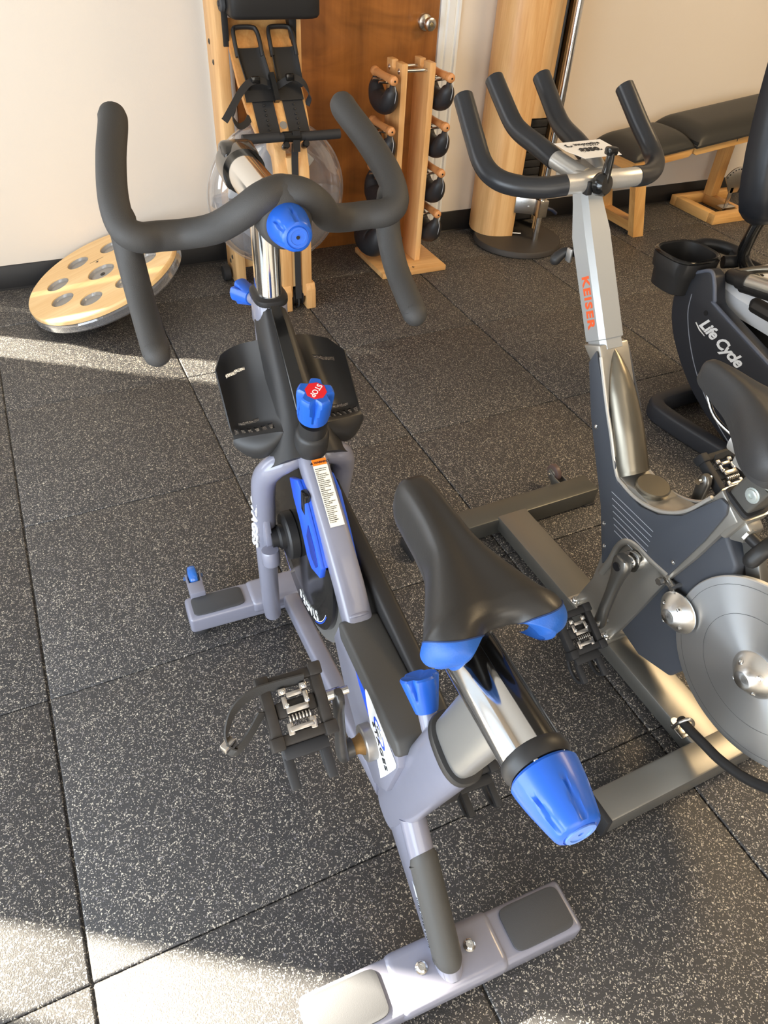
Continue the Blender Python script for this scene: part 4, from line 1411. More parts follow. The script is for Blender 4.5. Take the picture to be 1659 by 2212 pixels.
gd.tube(cr([(-.050, -.352, .094), (-.056, -.376, .102), (-.060, -.420, .112), (-.062, -.470, .122), (-.060, -.535, .150), (-.056, -.600, .212), (-.052, -.640, .300), (-.040, -.645, .38)], 6), .0105, 16)
gdo = gd.build('wheel_guard_bar', BLACK, B2)
cl = MB(); cl.box((-.064, -.382, .066), (-.030, -.345, .072), .002); cl.tube(cr([(-.062, -.352, .070), (-.064, -.358, .100), (-.050, -.366, .116), (-.036, -.372, .100), (-.034, -.374, .07)], 5), .004, 10)
cl.lathe([(0, 0), (.010, 0), (.010, .006), (0, .006)], (-.052, -.345, .072), (0, 0, 1), 20)
cl.build('guard_clamp', STEEL, gdo)

# seat post, adjuster and saddle
KD = Vector((0, -.085, .62)).normalized()
KD = Vector((0, -.30, .95)).normalized()
KN = Vector((0, .95, .30))
def kring(c, w, h, p=8):
    return [Vector(c) + Vector((1, 0, 0)) * q.x + KN * q.y for q in oval(0, 0, 0, w, h, 24, p)]
KT = Vector((0, -.228, .606))
co_ = MB(); co_.loft([kring(KT + KD * t, w, h) for t, w, h in ((-.06, .036, .036), (-.01, .037, .037), (.004, .037, .037))])
co_.build('seat_tube_collar', KFRAME, frame)
MB().loft([kring(KT + KD * t, .033, .033) for t in (.003, .012)]).build('rubber_gasket', BLACKR, frame)
sp_ = MB(); sp_.loft([kring(KT + KD * t, .027, .027) for t in (-.02, .075)])
spo = sp_.build('seat_post', KSTEEL, B2)
sl_ = MB(); sl_.box((-.0275, -.33, .672), (.0275, -.185, .708), .005); sl_.lathe([(0, 0), (.022, 0), (.022, .03), (0, .03)], (0, -.16, .70), (0, -1, 0), 24)
sl_.build('seat_slide', SPECKSIL, spo)
b = MB(); bolt(b, (-.0272, -.250, .648), (-1, 0, 0), .012, .005); b.build('bolt', mat('pale_bolt', srgb(206, 214, 210), .3, .5), spo)
kn_ = MB(); kn_.prism([(-.205, .540), (-.258, .588), (-.276, .576), (-.272, .546), (-.225, .520)], -.020, .016, 'x', .004)
kno = kn_.build('adjuster_block', KFRAME, frame)
kp = MB(); kp.lathe([(0, 0), (.0115, 0), (.0115, .034), (0, .034)], (-.012, -.270, .562), (.05, -1, -.12), 24)
kp.tube(cr([(-.026, -.304, .536), (-.013, -.308, .560), (.012, -.310, .575), (.020, -.311, .578)], 4), .0155, 20, round_ends=True)
kp.build('pull_knob', BLACK, kno)
MB().lathe([(0, 0), (.017, 0), (.017, .006), (0, .006)], (-.012, -.268, .563), (.05, -1, -.12), 8).build('lock_nut', KFRAME, kno)

KSEC = [(-.034, .006, .786, .776, 0), (-.039, .012, .795, .770, 0), (-.052, .017, .802, .764, 0), (-.090, .023, .806, .756, .003), (-.140, .034, .806, .748, .006), (-.185, .058, .805, .740, .008), (-.225, .082, .803, .730, .010), (-.262, .092, .800, .724, .012), (-.295, .086, .794, .722, .014), (-.312, .066, .780, .724, .014)]
_ks = make_saddle(KSEC, .014, .016, .010)
def ksad(u, v):
    return _ks(u, v) + Vector((.006, 0, 0))
A_, B_ = split_grid(ksad, lambda u, v: False, -1.3, 1.3, -.1, 1.15, 80, 80)
B_.free()
kmb = MB(); kmb._merge(A_); kmb.grid(lambda u, v: ksad(-.98 + 1.96 * u, .02 + .92 * v) + Vector((0, .001, -.013)), 30, 30)
ks = kmb.build('saddle', mat('grained_black_vinyl', srgb(58, 57, 57), .38, bump=.14, bscale=420), spo, 75)
rl_ = MB()
for s in (-1, 1):
    rl_.tube(cr([(s * .010, -.070, .752), (s * .014, -.110, .722), (s * .018, -.17, .715), (s * .022, -.25, .718), (s * .028, -.285, .735)], 5), .0035, 8)
rl_.build('saddle_rails', STEEL, ks)

# price tag lying on the handlebar
PT = thing('price_tag', 'white paper price tag lying on the silver bike handlebar', 'price tag', (1.2825, -1.515, 0), math.radians(.759))
pg = MB()
def pf(u, v):
    x = -.052 + .118 * u
    y = .362 + .088 * v
    y += .012 * (1 - u) * (1 - v) * 0
    if v < .5:
        x += (.5 - v) * .030 * (1 - 2 * u) * .9
    z = 1.030 + .004 * v
    return Vector((x, y, z))
pg.grid(pf, 16, 10, .0004)
pap = pg.build('paper_sheet', mat('white_paper', srgb(240, 238, 236), .7), PT)
TU, TV = Vector((1, 0, 0)), Vector((0, 1, .0455))
text('lettering', 'innovative', BLACKPRINT, pap, (.016, .431, 1.03420), TU, TV, .0155, bold=.0001)
text('lettering', 'FITNESS', BLACKPRINT, pap, (.020, .4205, 1.03370), TU, TV, .0058, space=1.9)
text('lettering', '$350.', BLACKPRINT, pap, (.003, .401, 1.03280), TU, TV, .0235, bold=.0009, shear=.15)
lg = MB()
for a0 in (100, 190, 280):
    lg.grid(lambda u, v, a0=a0: Vector((-.030 + (.004 + .0045 * v) * math.cos(math.radians(a0 + 70 * u)), .429 + (.004 + .0045 * v) * math.sin(math.radians(a0 + 70 * u)), 1.0340)), 8, 1)
lg.build('round_logo', BLACKPRINT, pap)

PC = Vector((0, .40, 1.03))
PT.location = Vector((1.2825, -1.515, 0)) + Matrix.Rotation(math.radians(.759), 3, 'Z') @ PC
for o_ in [pap] + list(pap.children):
    for v in o_.data.vertices:
        v.co -= PC

# ------------------------------------------------------------------ wobble board leaning at the wall
U = Vector((.943, 0, .334)); N = Vector((-.334, .020, .942)).normalized(); V = N.cross(U).normalized(); U = V.cross(N)
WB = thing('balance_board', 'round pale wooden balance board with clear water base tilted against the left wall', 'balance board', (0.437, 0.595, 0.173))
Mx = Matrix((U, V, N)).transposed()
WB.rotation_euler = Mx.to_euler()
FROST = mat('milky_clear_plastic', srgb(168, 166, 163), .12, alpha=.55, coat=.6)
HOLES = [(0, 0, .056)] + [(.191 * math.cos(math.radians(113 + 45 * k)), .191 * math.sin(math.radians(113 + 45 * k)), .046) for k in range(8)]
def holed_disc(R, holes, z0, z1):
    """Disc with round through-holes, filled with triangles."""
    t = bmesh.new()
    loops = []
    def ring(cx, cy, r, n):
        vs = [t.verts.new((cx + r * math.cos(2 * PI * k / n), cy + r * math.sin(2 * PI * k / n), z1)) for k in range(n)]
        es = [t.edges.new((vs[k], vs[(k + 1) % n])) for k in range(n)]
        loops.append((cx, cy, vs))
        return es
    E_ = ring(0, 0, R - .004, 128)
    for h in holes:
        E_ += ring(*h, 40)
    bmesh.ops.triangle_fill(t, use_beauty=True, use_dissolve=False, edges=E_)
    for f in list(t.faces):
        c = f.calc_center_median()
        if any((c.x - h[0]) ** 2 + (c.y - h[1]) ** 2 < (h[2] * .97) ** 2 for h in holes):
            t.faces.remove(f)
    for f in t.faces:
        f.normal_update()
        if f.normal.z < 0:
            f.normal_flip()
    mb = MB(); 
    rings = []
    for cx, cy, vs in loops:
        rings.append([(v.co.x, v.co.y) for v in vs])
    mb._merge(t)
    # walls
    def wall(pts, inward, rr=None):
        w = bmesh.new(); n = len(pts)
        lev = [(0, z1), (.003, z1 - .003), (.004, z1 - .008), (.004, z0)] if not inward else [(0, z1), (0, z0)]
        L = []
        for d, z in lev:
            L.append([w.verts.new((x * (1 + (d / (R - .004) if not inward else 0)), y * (1 + (d / (R - .004) if not inward else 0)), z)) for x, y in pts])
        for a, b in zip(L, L[1:]):
            for k in range(n):
                j = (k + 1) % n
                w.faces.new((a[k], b[k], b[j], a[j]) if not inward else (a[k], a[j], b[j], b[k]))
        mb._merge(w)
    wall(rings[0], False)
    for rg in rings[1:]:
        wall(rg, True)
    bmesh.ops.remove_doubles(mb.bm, verts=mb.bm.verts, dist=1e-5)
    return mb
wd_ = holed_disc(.312, HOLES, -.020, 0).build('wooden_disc', ASHD, WB)
dm = MB()
prof = [(.300, -.0205), (.312, -.022), (.317, -.028), (.317, -.050), (.309, -.059), (.290, -.064)]
for k in range(1, 15):
    a = .66 * (1 - k / 14)
    prof.append((.45 * math.sin(a), -.155 + .45 - .45 * math.cos(a)))
dm.lathe(prof, (0, 0, 0), (0, 0, 1), 96)
dome = dm.build('clear_base', CLEAR, WB)
wt = MB()
lvl = []
for k in range(10):
    a = .52 * (1 - k / 9)
    lvl.append((.445 * math.sin(a), -.152 + .445 - .445 * math.cos(a)))
wt.lathe([(0, lvl[0][1])] + lvl, (0, 0, 0), (0, 0, 1), 64)
wt.build('water', WATER, dome)
b = MB(); b.lathe([(0, -.030), (.020, -.030), (.022, -.020), (.010, -.014), (.009, -.010), (.004, -.010), (0, -.014)], (0, 0, 0), (0, 0, 1), 28)
b.build('filler_plug', BLACK, dome)
for i, h in enumerate(HOLES):
    lens = MB(); lens.lathe([(h[2] * .86, -.0195), (h[2] * .9, -.012), (h[2] * .985, -.004), (h[2] * .985, -.0035), (h[2] * .88, -.011), (h[2] * .84, -.0195)], (h[0], h[1], 0), (0, 0, 1), 32)
    lens.lathe([(0, -.0125), (h[2] * .9, -.0125), (h[2] * .9, -.0135), (0, -.0135)], (h[0], h[1], 0), (0, 0, 1), 32)
    lens.build('round_window', FROST, wd_)
def tree_mark(name, parent, c, u, v, s, m=BLACKPRINT):
    """little arrow-headed tree mark burnt into the timber"""
    u = Vector(u).normalized(); v = Vector(v).normalized(); n = u.cross(v); c = Vector(c)
    mb = MB(); t = bmesh.new()
    for tri_ in ([(-.5, -.1), (.5, -.1), (0, .6)], [(-.08, -.5), (.08, -.5), (.08, -.1), (-.08, -.1)]):
        t.faces.new([t.verts.new(c + u * x * s + v * y * s + n * .0004) for x, y in tri_])
    mb._merge(t)
    return mb.build(name, m, parent)
tree_mark('maker_mark', wd_, (0, .100, .0003), (-1, 0, 0), (0, -1, 0), .016)
MB().box((-.030, .1145, .0), (.030, .1158, .0005)).build('maker_line', BLACKPRINT, wd_)

# ------------------------------------------------------------------ upright water rowing machine
RW0 = (1.155, 0.60, 0)
RW = thing('rowing_machine', 'upright stored wooden rowing machine with round clear water tank in front of the door', 'rowing machine', RW0)
def rw():
    return MB(off=RW0)
rails = []
for x0, x1, nm in ((.993, 1.036, 'left'), (1.272, 1.315, 'right')):
    mb = rw(); mb.box((x0, .655, 0.0), (x1, .80, 2.06), .004)
    r = mb.build('rail', OAK, RW); rails.append(r)
    tk = rw(); xi = x1 if nm == 'left' else x0 - .026
    if nm == 'left':
        tk.box((x1 - .018, .648, .905), (x1 + .004, .700, 2.0), .002)
    else:
        tk.box((x0 - .004, .648, .905), (x0 + .022, .700, 2.0), .002)
    tk.build('seat_track', BLACK, r)
    for z, y in ((.905, .755), (.845, .72), (.115, .70), (.085, .735)):
        b = rw(); bolt(b, (x0 if nm == 'left' else x1, y, z), (-1 if nm == 'left' else 1, 0, 0), .008, .003); b.build('bolt', GUN, r)
w = rw(); w.lathe([(0, -.016), (.030, -.016), (.034, -.012), (.034, .012), (.030, .016), (0, .016)], (.968, .735, .034), (1, 0, 0), 36)
w.build('transport_wheel', BLACKR, RW)
w = rw(); w.lathe([(0, -.016), (.030, -.016), (.034, -.012), (.034, .012), (.030, .016), (0, .016)], (1.340, .735, .034), (1, 0, 0), 36)
w.build('transport_wheel', BLACKR, RW)
rw().box((1.036, .70, .06), (1.272, .76, .11), .004).build('cross_beam', OAKX, RW)
rw().box((1.036, .69, 1.50), (1.272, .74, 1.58), .004).build('cross_beam', OAKX, RW)
# tank
TC = (1.165, .565, .405)
tk = rw()
def tank_prof(R, h):
    return [(0, -h), (R * .55, -h), (R * .62, -h * 1.12), (R * .80, -h * 1.0), (R * .92, -h * .72), (R * .985, -h * .35), (R, -h * .10), (R * 1.02, -h * .08), (R * 1.02, h * .08), (R, h * .10), (R * .985, h * .35), (R * .92, h * .72), (R * .80, h), (R * .62, h * 1.12), (R * .55, h), (0, h)]
tk.lathe(tank_prof(.280, .072), TC, (0, 1, 0), 96)
tank = tk.build('water_tank', CLEAR, RW)
# water filling the lower part of the tank
wt = MB(off=RW0)
rings = []
Rw = .268; lvl = .005
for yy, rr in ((-.064, .78), (-.052, .90), (-.02, .98), (.02, .98), (.052, .90), (.064, .78)):
    R_ = Rw * rr
    a0 = math.asin(max(-1, min(1, lvl / R_)))
    ring = []
    for k in range(41):
        a = PI - a0 + (PI + 2 * a0) * k / 40
        ring.append(Vector((TC[0] + R_ * math.cos(a), TC[1] + yy, TC[2] + R_ * math.sin(a))))
    rings.append(ring)
wt.loft(rings)
wt.build('water', WATER, tank)
pd = rw()
for k in range(3):
    pd.box((TC[0] - .20, TC[1] - .012, TC[2] - .035), (TC[0] + .20, TC[1] + .012, TC[2] + .035), .006, rot=Matrix.Rotation(math.radians(60 * k + 12), 3, 'Y'), pivot=TC)
pd.build('paddle', mat('clear_grey_paddle', srgb(196, 200, 206), .3), tank)
ax = rw(); ax.lathe([(0, 0), (.045, 0), (.045, .05), (.03, .07), (.03, .10), (0, .10)], (TC[0], TC[1] - .05, TC[2]), (0, -1, 0), 36)
ax.build('drive_hub', BLACK, tank)
cap = rw(); cap.lathe([(0, 0), (.022, 0), (.022, .02), (.018, .03), (0, .03)], (1.305, .53, .375), (0, -1, 0), 28)
cap.box((1.25, .50, .33), (1.40, .54, .375), .01)
cap.build('tank_fitting', mat('milky_plastic', srgb(176, 180, 190), .35, alpha=1.0), tank)
# front column with the belt
fc = rw()
fc.prism([(.365, .055), (.365, .47), (.372, .56), (.395, .625), (.43, .655), (.50, .665), (.50, .60), (.45, .585), (.435, .55), (.43, .47), (.43, .055)], 1.108, 1.150, 'x', .004)
fc.prism([(.365, .055), (.365, .47), (.372, .56), (.395, .625), (.43, .655), (.50, .665), (.50, .60), (.45, .585), (.435, .55), (.43, .47), (.43, .055)], 1.192, 1.234, 'x', .004)
fc.box((1.145, .372, .10), (1.197, .425, .60), .002)
fc.prism([(.352, .0), (.352, .085), (.365, .11), (.46, .11), (.46, 0)], 1.100, 1.142, 'x', .004)
fc.prism([(.352, .0), (.352, .085), (.365, .11), (.46, .11), (.46, 0)], 1.206, 1.246, 'x', .004)
col = fc.build('front_column', OAK, RW)
for sx in (1.13, 1.212):
    b = rw(); bolt(b, (sx, .366, .455), (0, -1, 0), .009, .004); b.build('bolt', GUN, col)
pw = rw(); pw.lathe([(0, -.024), (.040, -.024), (.044, -.020), (.036, -.014), (.036, .014), (.044, .020), (.040, .024), (0, .024)], (1.174, .405, .050), (1, 0, 0), 40)
pw.build('pulley_wheel', BLACK, col)
bt = rw()
bt.loft([[Vector((x, p[0], p[1])) + Vector((0, q, 0)) for x, q in ((1.160, 0), (1.186, 0), (1.186, .002), (1.160, .002))] for p in ((.352, .655), (.360, .60), (.361, .45), (.361, .09), (.3605, .05))])
bt.tube(cr([(1.173, .361, .05), (1.173, .362, .02), (1.173, .385, .004), (1.173, .42, .006)], 4), .004, 8)
belt = bt.build('drive_belt', mat('black_belt_webbing', srgb(44, 44, 46), .6), RW)
# footboard
FB0 = Vector((0, .440, .670)); FB1 = Vector((0, .700, .985))
fd = (FB1 - FB0).normalized(); fn = Vector((0, -fd.z, fd.y))
FL = (FB1 - FB0).length
def fbp(x, t, h):
    return Vector((x, 0, 0)) + FB0 + fd * (t * FL) + fn * h
fbm = MB(off=RW0)
rings = []
for t, xa, xb in ((0, 1.060, 1.262), (.10, 1.052, 1.268), (.25, 1.043, 1.271), (.45, 1.036, 1.272), (.60, 1.036, 1.272), (.80, 1.037, 1.270), (1.0, 1.037, 1.270)):
    rings.append([fbp(xa, t, -.022), fbp(xb, t, -.022), fbp(xb, t, 0), fbp(xa, t, 0)])
fbm.loft(rings)
fb_o = fbm.build('footboard', wood('oak_sloped_grain', srgb(196, 132, 70), srgb(230, 178, 112), 'z'), RW, 25)
st_ = MB(off=RW0)
st_.loft([[fbp(1.166 + .014 * math.cos(a), .06, .0004) + fd * .014 * math.sin(a) + fn * k for a in (2 * PI * q / 20 for q in range(20))] for k in (0, .0006)])
st_.build('round_plate', STEEL, fb_o)
for xa in (1.068, 1.182):
    p = MB(off=RW0)
    p.loft([[fbp(xa, t, .0), fbp(xa + .078, t, .0), fbp(xa + .078, t, .006), fbp(xa, t, .006)] for t in (-.01, .46)])
    fp = p.build('foot_plate', BLACKR, fb_o)
    for k in range(8):
        b = MB(off=RW0); b.lathe([(0, .0), (.0045, 0), (.0035, .004), (0, .005)], fbp(xa + .039, .02 + .042 * k, .006), fn, 12)
        b.build('peg', BLACK, fp)
    # heel cup sliding on the plate, with a grab loop at the top
    h = MB(off=RW0)
    def hs_(u, v, xa=xa):
        x = xa - .012 + .100 * u
        t = .36 + .36 * v
        hgt = .010 + .018 * (abs(u - .5) * 2) ** 6
        wob = (-.010 if xa < 1.1 else .006) * v
        return fbp(x + wob, t, hgt)
    h.grid(hs_, 14, 14, .003)
    wb_ = (-.010 if xa < 1.1 else .006)
    l = cr([fbp(xa - .008 + wb_, .64, .018), fbp(xa - .008 + wb_, .76, .026), fbp(xa - .005 + wb_, .845, .028), fbp(xa + .008 + wb_, .875, .028), fbp(xa + .064 + wb_, .875, .028), fbp(xa + .080 + wb_, .845, .028), fbp(xa + .084 + wb_, .76, .026), fbp(xa + .084 + wb_, .64, .018)], 4)
    h.tube(l, .0075, 12, up=fn, flat=1.3)
    h.build('heel_cup', BLACK, fb_o)
sp = MB(off=RW0)
sp.grid(lambda u, v: fbp(1.044 + .218 * u, .26 + .10 * v, .014), 8, 4, .003)
sp.grid(lambda u, v: fbp(1.050 + .206 * u, .36 + .06 * v, .010), 8, 2, .003)
sp.build('cross_plate', BLACK, fb_o)
def strap(path, w, up, th=.0015):
    p = cr(path, 5); rings = []
    up = Vector(up)
    for i, q in enumerate(p):
        t = (p[min(i + 1, len(p) - 1)] - p[max(0, i - 1)]).normalized()
        n = (up - t * up.dot(t)).normalized(); bb_ = t.cross(n)
        rings.append([q + n * w + bb_ * th, q + n * w - bb_ * th, q - n * w - bb_ * th, q - n * w + bb_ * th])
    return MB(off=RW0).loft(rings)
strap([fbp(1.15, .38, .03), fbp(1.10, .40, .045), fbp(1.06, .38, .05), fbp(1.02, .30, .055), fbp(.985, .20, .060), fbp(.945, .085, .062), fbp(.935, .06, .062)], .012, fd).build('foot_strap', BLACKR, fb_o)
strap([fbp(.985, .20, .050), fbp(.975, .12, .035), fbp(.995, .06, .015), fbp(1.03, .10, .0), fbp(1.05, .16, -.006)], .011, fd).build('foot_strap', BLACKR, fb_o)
strap([fbp(1.165, .36, .03), fbp(1.20, .39, .046), fbp(1.235, .41, .046), fbp(1.268, .36, .04), fbp(1.285, .28, .02), fbp(1.275, .22, .0)], .012, fd).build('foot_strap', BLACKR, fb_o)
bkl = MB(off=RW0)
bkl.loft([[fbp(1.150 + a, t, h_) for a, h_ in ((-.009, .03), (.009, .03), (.009, .052), (-.009, .052))] for t in (.22, .26, .40, .46)])
bkl.build('strap_divider', BLACKG, fb_o)
for xx, t in ((1.085, .40), (1.215, .41)):
    q = MB(off=RW0); c = fbp(xx, t, .05); q.box(c - Vector((.016, .008, .012)), c + Vector((.016, .008, .012)), .004); q.build('strap_buckle', BLACKG, fb_o)
# pull handle resting on its pegs
hn = rw(); hn.tube([(.978, .350, .680), (1.112, .350, .680)], .0165, 20, up=(0, 1, 0)); hn.tube([(1.208, .350, .676), (1.345, .350, .676)], .0165, 20, up=(0, 1, 0))
hn.tube([(1.10, .350, .679), (1.22, .350, .677)], .0150, 20, up=(0, 1, 0))
hnd = hn.build('pull_handle', BLACKR, RW)
rw().tube([(1.128, .350, .679), (1.192, .350, .677)], .0178, 24, up=(0, 1, 0)).build('handle_sleeve', BLACKG, hnd)
rw().loft([[Vector((x, y, z)) for x, y in ((1.160, .334), (1.186, .334), (1.186, .345), (1.160, .345))] for z in (.70, .66, .63)]).build('belt_clip', BLACK, hnd)
for sx in (1.135, 1.21):
    pg = rw(); pg.lathe([(0, 0), (.011, 0), (.012, .004), (.0125, .034), (.010, .038), (0, .038)], (sx, .365, .640), (0, -.8, .45), 20)
    pg.build('handle_peg', BLACKG, col)
# seat parked at the bottom of its track
se = rw()
se.loft([[Vector((x, y, z)) for x, y in [(p.x, p.y) for p in oval(1.195, .610, 0, hw, hd, 40, 7)]] for z, hw, hd in ((.995, .145, .030), (1.000, .158, .042), (1.010, .165, .047), (1.22, .165, .047), (1.235, .150, .035))])
seat = se.build('seat', BLACK, RW, 50)
for sx in (1.020, 1.288):
    rl2 = rw(); rl2.lathe([(0, -.010), (.020, -.010), (.024, -.006), (.024, .006), (.020, .010), (0, .010)], (sx, .640, 1.035), (1, 0, 0), 32)
    rl2.lathe([(0, -.014), (.008, -.014), (.008, .014), (0, .014)], (sx, .640, 1.035), (1, 0, 0), 16)
    rl2.build('seat_roller', PADGREY, seat)

# ------------------------------------------------------------------ swing weight tower
TW0 = (1.795, .672, 0)
TW = thing('weight_tower', 'two-plank oak storage tower holding black swing weights by the door', 'weight rack', TW0)
def tw():
    return MB(off=TW0)
tb = tw(); tb.box((1.632, .510, 0), (1.962, .836, .026), .004)
tbo = tb.build('tower_base', OAKX, TW)
for x0 in (1.713, 1.839):
    p = tw()
    p.prism([(.600, .026), (.740, .026), (.740, .838), (.690, .838), (.690, .815), (.683, .806), (.665, .806), (.658, .815), (.658, .838), (.600, .838)], x0, x0 + .027, 'x', .002)
    po_ = p.build('tower_plank', OAK, TW)
    for y in (.626, .715):
        b = tw(); bolt(b, (x0 if x0 < 1.8 else x0 + .027, y, .808), (-1 if x0 < 1.8 else 1, 0, 0), .0085, .003); b.build('bolt', CHROME, po_)
for y in (.626, .715):
    tw().tube([(1.738, y, .808), (1.841, y, .808)], .0068, 16, up=(0, 1, 0)).build('cross_rod', STEEL, TW)
tree_mark('maker_mark', tbo, (1.80 - 0, .535, .0262), (1, 0, 0), (0, 1, 0), .016)
for o_ in [tbo.children[-1]]:
    for v in o_.data.vertices:
        v.co -= Vector(TW0)
LV = [.765, .583, .398, .222]
for z in LV:
    for s in (-1, 1):
        for y in (.640, .700):
            xa = 1.713 if s < 0 else 1.866
            tw().tube([(xa, y, z), (xa + s * .080, y, z + .006)], .0048, 12, up=(0, 1, 0)).build('support_pin', STEEL, TW)

def swing(size, label):
    """Wooden bar handle with a black leather sling bag; origin at the handle middle."""
    t = thing('swing_weight', label, 'hand weight', (0, 0, 0), 0, 'swing weights on the oak tower')
    h = MB()
    pr = [(0, -.103), (.010, -.102), (.0165, -.097), (.0185, -.088), (.0175, -.074), (.0150, -.070), (.0150, -.066), (.0155, -.050), (.0140, -.02), (.0140, .02), (.0155, .050), (.0150, .066), (.0150, .070), (.0175, .074), (.0185, .088), (.0165, .097), (.010, .102), (0, .103)]
    h.lathe(pr, (0, 0, 0), (0, 1, 0), 32)
    ho = h.build('handle', PEAR, t)
    MB().lathe([(0, -.1032), (.004, -.1032), (.004, -.1028), (0, -.1028)], (0, 0, 0), (0, 1, 0), 12).build('end_plug', BLACKPRINT, ho)
    bg = MB()
    D = .068 * size + .026
    pth = [(0, -.077, -.008), (0, -.083, -.030), (0, -.078, -.050 * size), (0, -.052, -D + .004), (0, 0, -D - .008), (0, .052, -D + .004), (0, .078, -.050 * size), (0, .083, -.030), (0, .077, -.008)]
    ps = cr(pth, 6)
    rr = []
    for i in range(len(ps)):
        u = i / (len(ps) - 1)
        rr.append(.008 + (.036 if size < 1.2 else .046) * size * math.sin(PI * u) ** 1.5)
    bg.tube(ps, rr, 24, up=(1, 0, 0))
    bo = bg.build('bag', mat('black_leather', srgb(40, 40, 43), .48, bump=.3, bscale=60), t, 60)
    sm_ = MB()
    k0 = [ps[i] + Vector((0, -1, -.05)) * (rr[i] * .98 + .0006) * (1 if ps[i].y < .0 else 0) for i in range(3, len(ps) // 2 - 1)]
    sm_.tube([Vector((.006, p.y, p.z)) for p in k0], .0016, 6, up=(1, 0, 0))
    sm_.build('seam_stitching', mat('pale_grey_thread', srgb(170, 172, 176), .7), bo)
    return t
names = {}
ordn = ['topmost', 'second from the top', 'third from the top', 'lowest']
protos = {}
for s in (-1, 1):
    for k, z in enumerate(LV):
        size = (.92, .98, 1.10, 1.25)[k] if s < 0 else (.92, .96, 1.02, 1.05)[k]
        side = 'left side of the oak tower' if s < 0 else 'right side of the oak tower'
        lab_ = 'black swing weight, %s on the %s' % (ordn[k], side)
        if k == 3 and s < 0:
            lab_ = 'biggest round black swing weight, lowest on the left side of the oak tower'
        pk = round(size, 2)
        if pk not in protos:
            o = swing(size, lab_)
            protos[pk] = o
        else:
            src = protos[pk]
            o = src.copy(); COL.objects.link(o)
            for ch in list(src.children):
                c = ch.copy(); COL.objects.link(c); c.parent = o
                for gch in list(ch.children):
                    d_ = gch.copy(); COL.objects.link(d_); d_.parent = c
        o['label'] = lab_
        o.location = (((1.662 if k < 3 else 1.632) if s < 0 else 1.918), .655, z + .0245)

# ------------------------------------------------------------------ wooden pulley column
CB0 = (2.475, .70, 0)
CBm = thing('pulley_machine', 'tall curved oak weight column with chrome guide rod on a round base', 'cable machine', CB0)
def cb():
    return MB(off=CB0)
bs_ = cb(); bs_.lathe([(0, 0), (.218, 0), (.222, .004), (.222, .022), (.216, .030), (0, .030)], (2.480, .700, 0), (0, 0, 1), 80)
bs_.build('round_base', mat('dark_brown_rubber', srgb(62, 58, 55), .6, bump=.1, bscale=80), CBm)
lft = cr([(2.318, .915, 0), (2.300, .86, 0), (2.303, .80, 0), (2.330, .752, 0), (2.385, .722, 0), (2.452, .708, 0)], 6)
lin = [p + Vector((.020, .022, 0)) for p in lft]
pl_ = [(p.x, p.y) for p in lft] + [(2.456, .710), (2.456, .732)] + [(p.x, p.y) for p in lin[::-1]][1:]
c_ = cb(); c_.prism(pl_, .030, 2.15, 'z'); c_.prism([(2.455, .7085), (2.500, .703), (2.532, .7035), (2.532, .724), (2.455, .730)], .575, 2.15, 'z')
c_.build('curved_shell', OAK, CBm)
rgt = cr([(2.690, .915, 0), (2.702, .87, 0), (2.694, .81, 0), (2.672, .772, 0), (2.625, .742, 0)], 6)
rin = [p + Vector((-.020, .018, 0)) for p in rgt]
c_ = cb(); c_.prism([(p.x, p.y) for p in rgt] + [(2.617, .745), (2.615, .765)] + [(p.x, p.y) for p in rin[::-1]][1:], .030, 2.15, 'z')
c_.build('curved_shell', OAK, CBm)
cb().box((2.34, .875, .03), (2.68, .90, 2.15), .002).build('back_panel', BLACK, CBm)
wst = []
for k in range(13):
    wq = cb(); wq.box((2.455, .755, .090 + k * .036), (2.585, .85, .090 + k * .036 + .033), .003)
    wq.build('weight_plate', BLACK, CBm)
rd = cb(); rd.tube([(2.540, .628, .03), (2.540, .628, 2.15)], .0165, 28, up=(0, 1, 0))
rod = rd.build('guide_rod', CHROME, CBm)
rd2 = cb(); rd2.tube([(2.535, .702, .58), (2.535, .702, 2.15)], .005, 10, up=(0, 1, 0)); rd2.build('dark_edge_strip', BLACK, CBm)
bkt = cb()
bkt.prism([(2.440, .705), (2.452, .715), (2.540, .650), (2.535, .636)], .150, .225, 'z', .001)
bkt.box((2.516, .604, .147), (2.567, .652, .228), .004)
br_ = bkt.build('rod_bracket', STEEL, CBm)
for x_, y_ in ((2.462, .694), (2.496, .669)):
    b = cb(); bolt(b, (x_, y_, .205 - (x_ - 2.462) * .6), (-.6, -.8, 0), .007, .004); b.build('screw', CHROME, br_)
lv_ = cb(); lv_.tube([(2.565, .615, .190), (2.592, .605, .182), (2.614, .598, .166)], .008, 12, round_ends=True); lv_.build('lock_lever', mat('dark_blue_lever', srgb(38, 46, 66), .4), br_)
fl_ = cb(); fl_.tube([(2.430, .735, .040), (2.500, .700, .040)], .006, 10); fl_.build('floor_pin', STEEL, CBm)

# ------------------------------------------------------------------ oak training bench
BN0 = (3.55, .72, 0)
BN = thing('weight_bench', 'oak weight bench with two black vinyl pads along the right wall', 'bench', BN0)
def bn():
    return MB(off=BN0)
OAKB = wood('bench_oak', srgb(198, 142, 78), srgb(230, 182, 114), 'z', scale=1.2)
OAKBX = wood('bench_oak_long', srgb(198, 142, 78), srgb(230, 182, 114), 'x', scale=1.2)
OAKBY = wood('bench_oak_cross', srgb(198, 142, 78), srgb(230, 182, 114), 'y', scale=1.2)
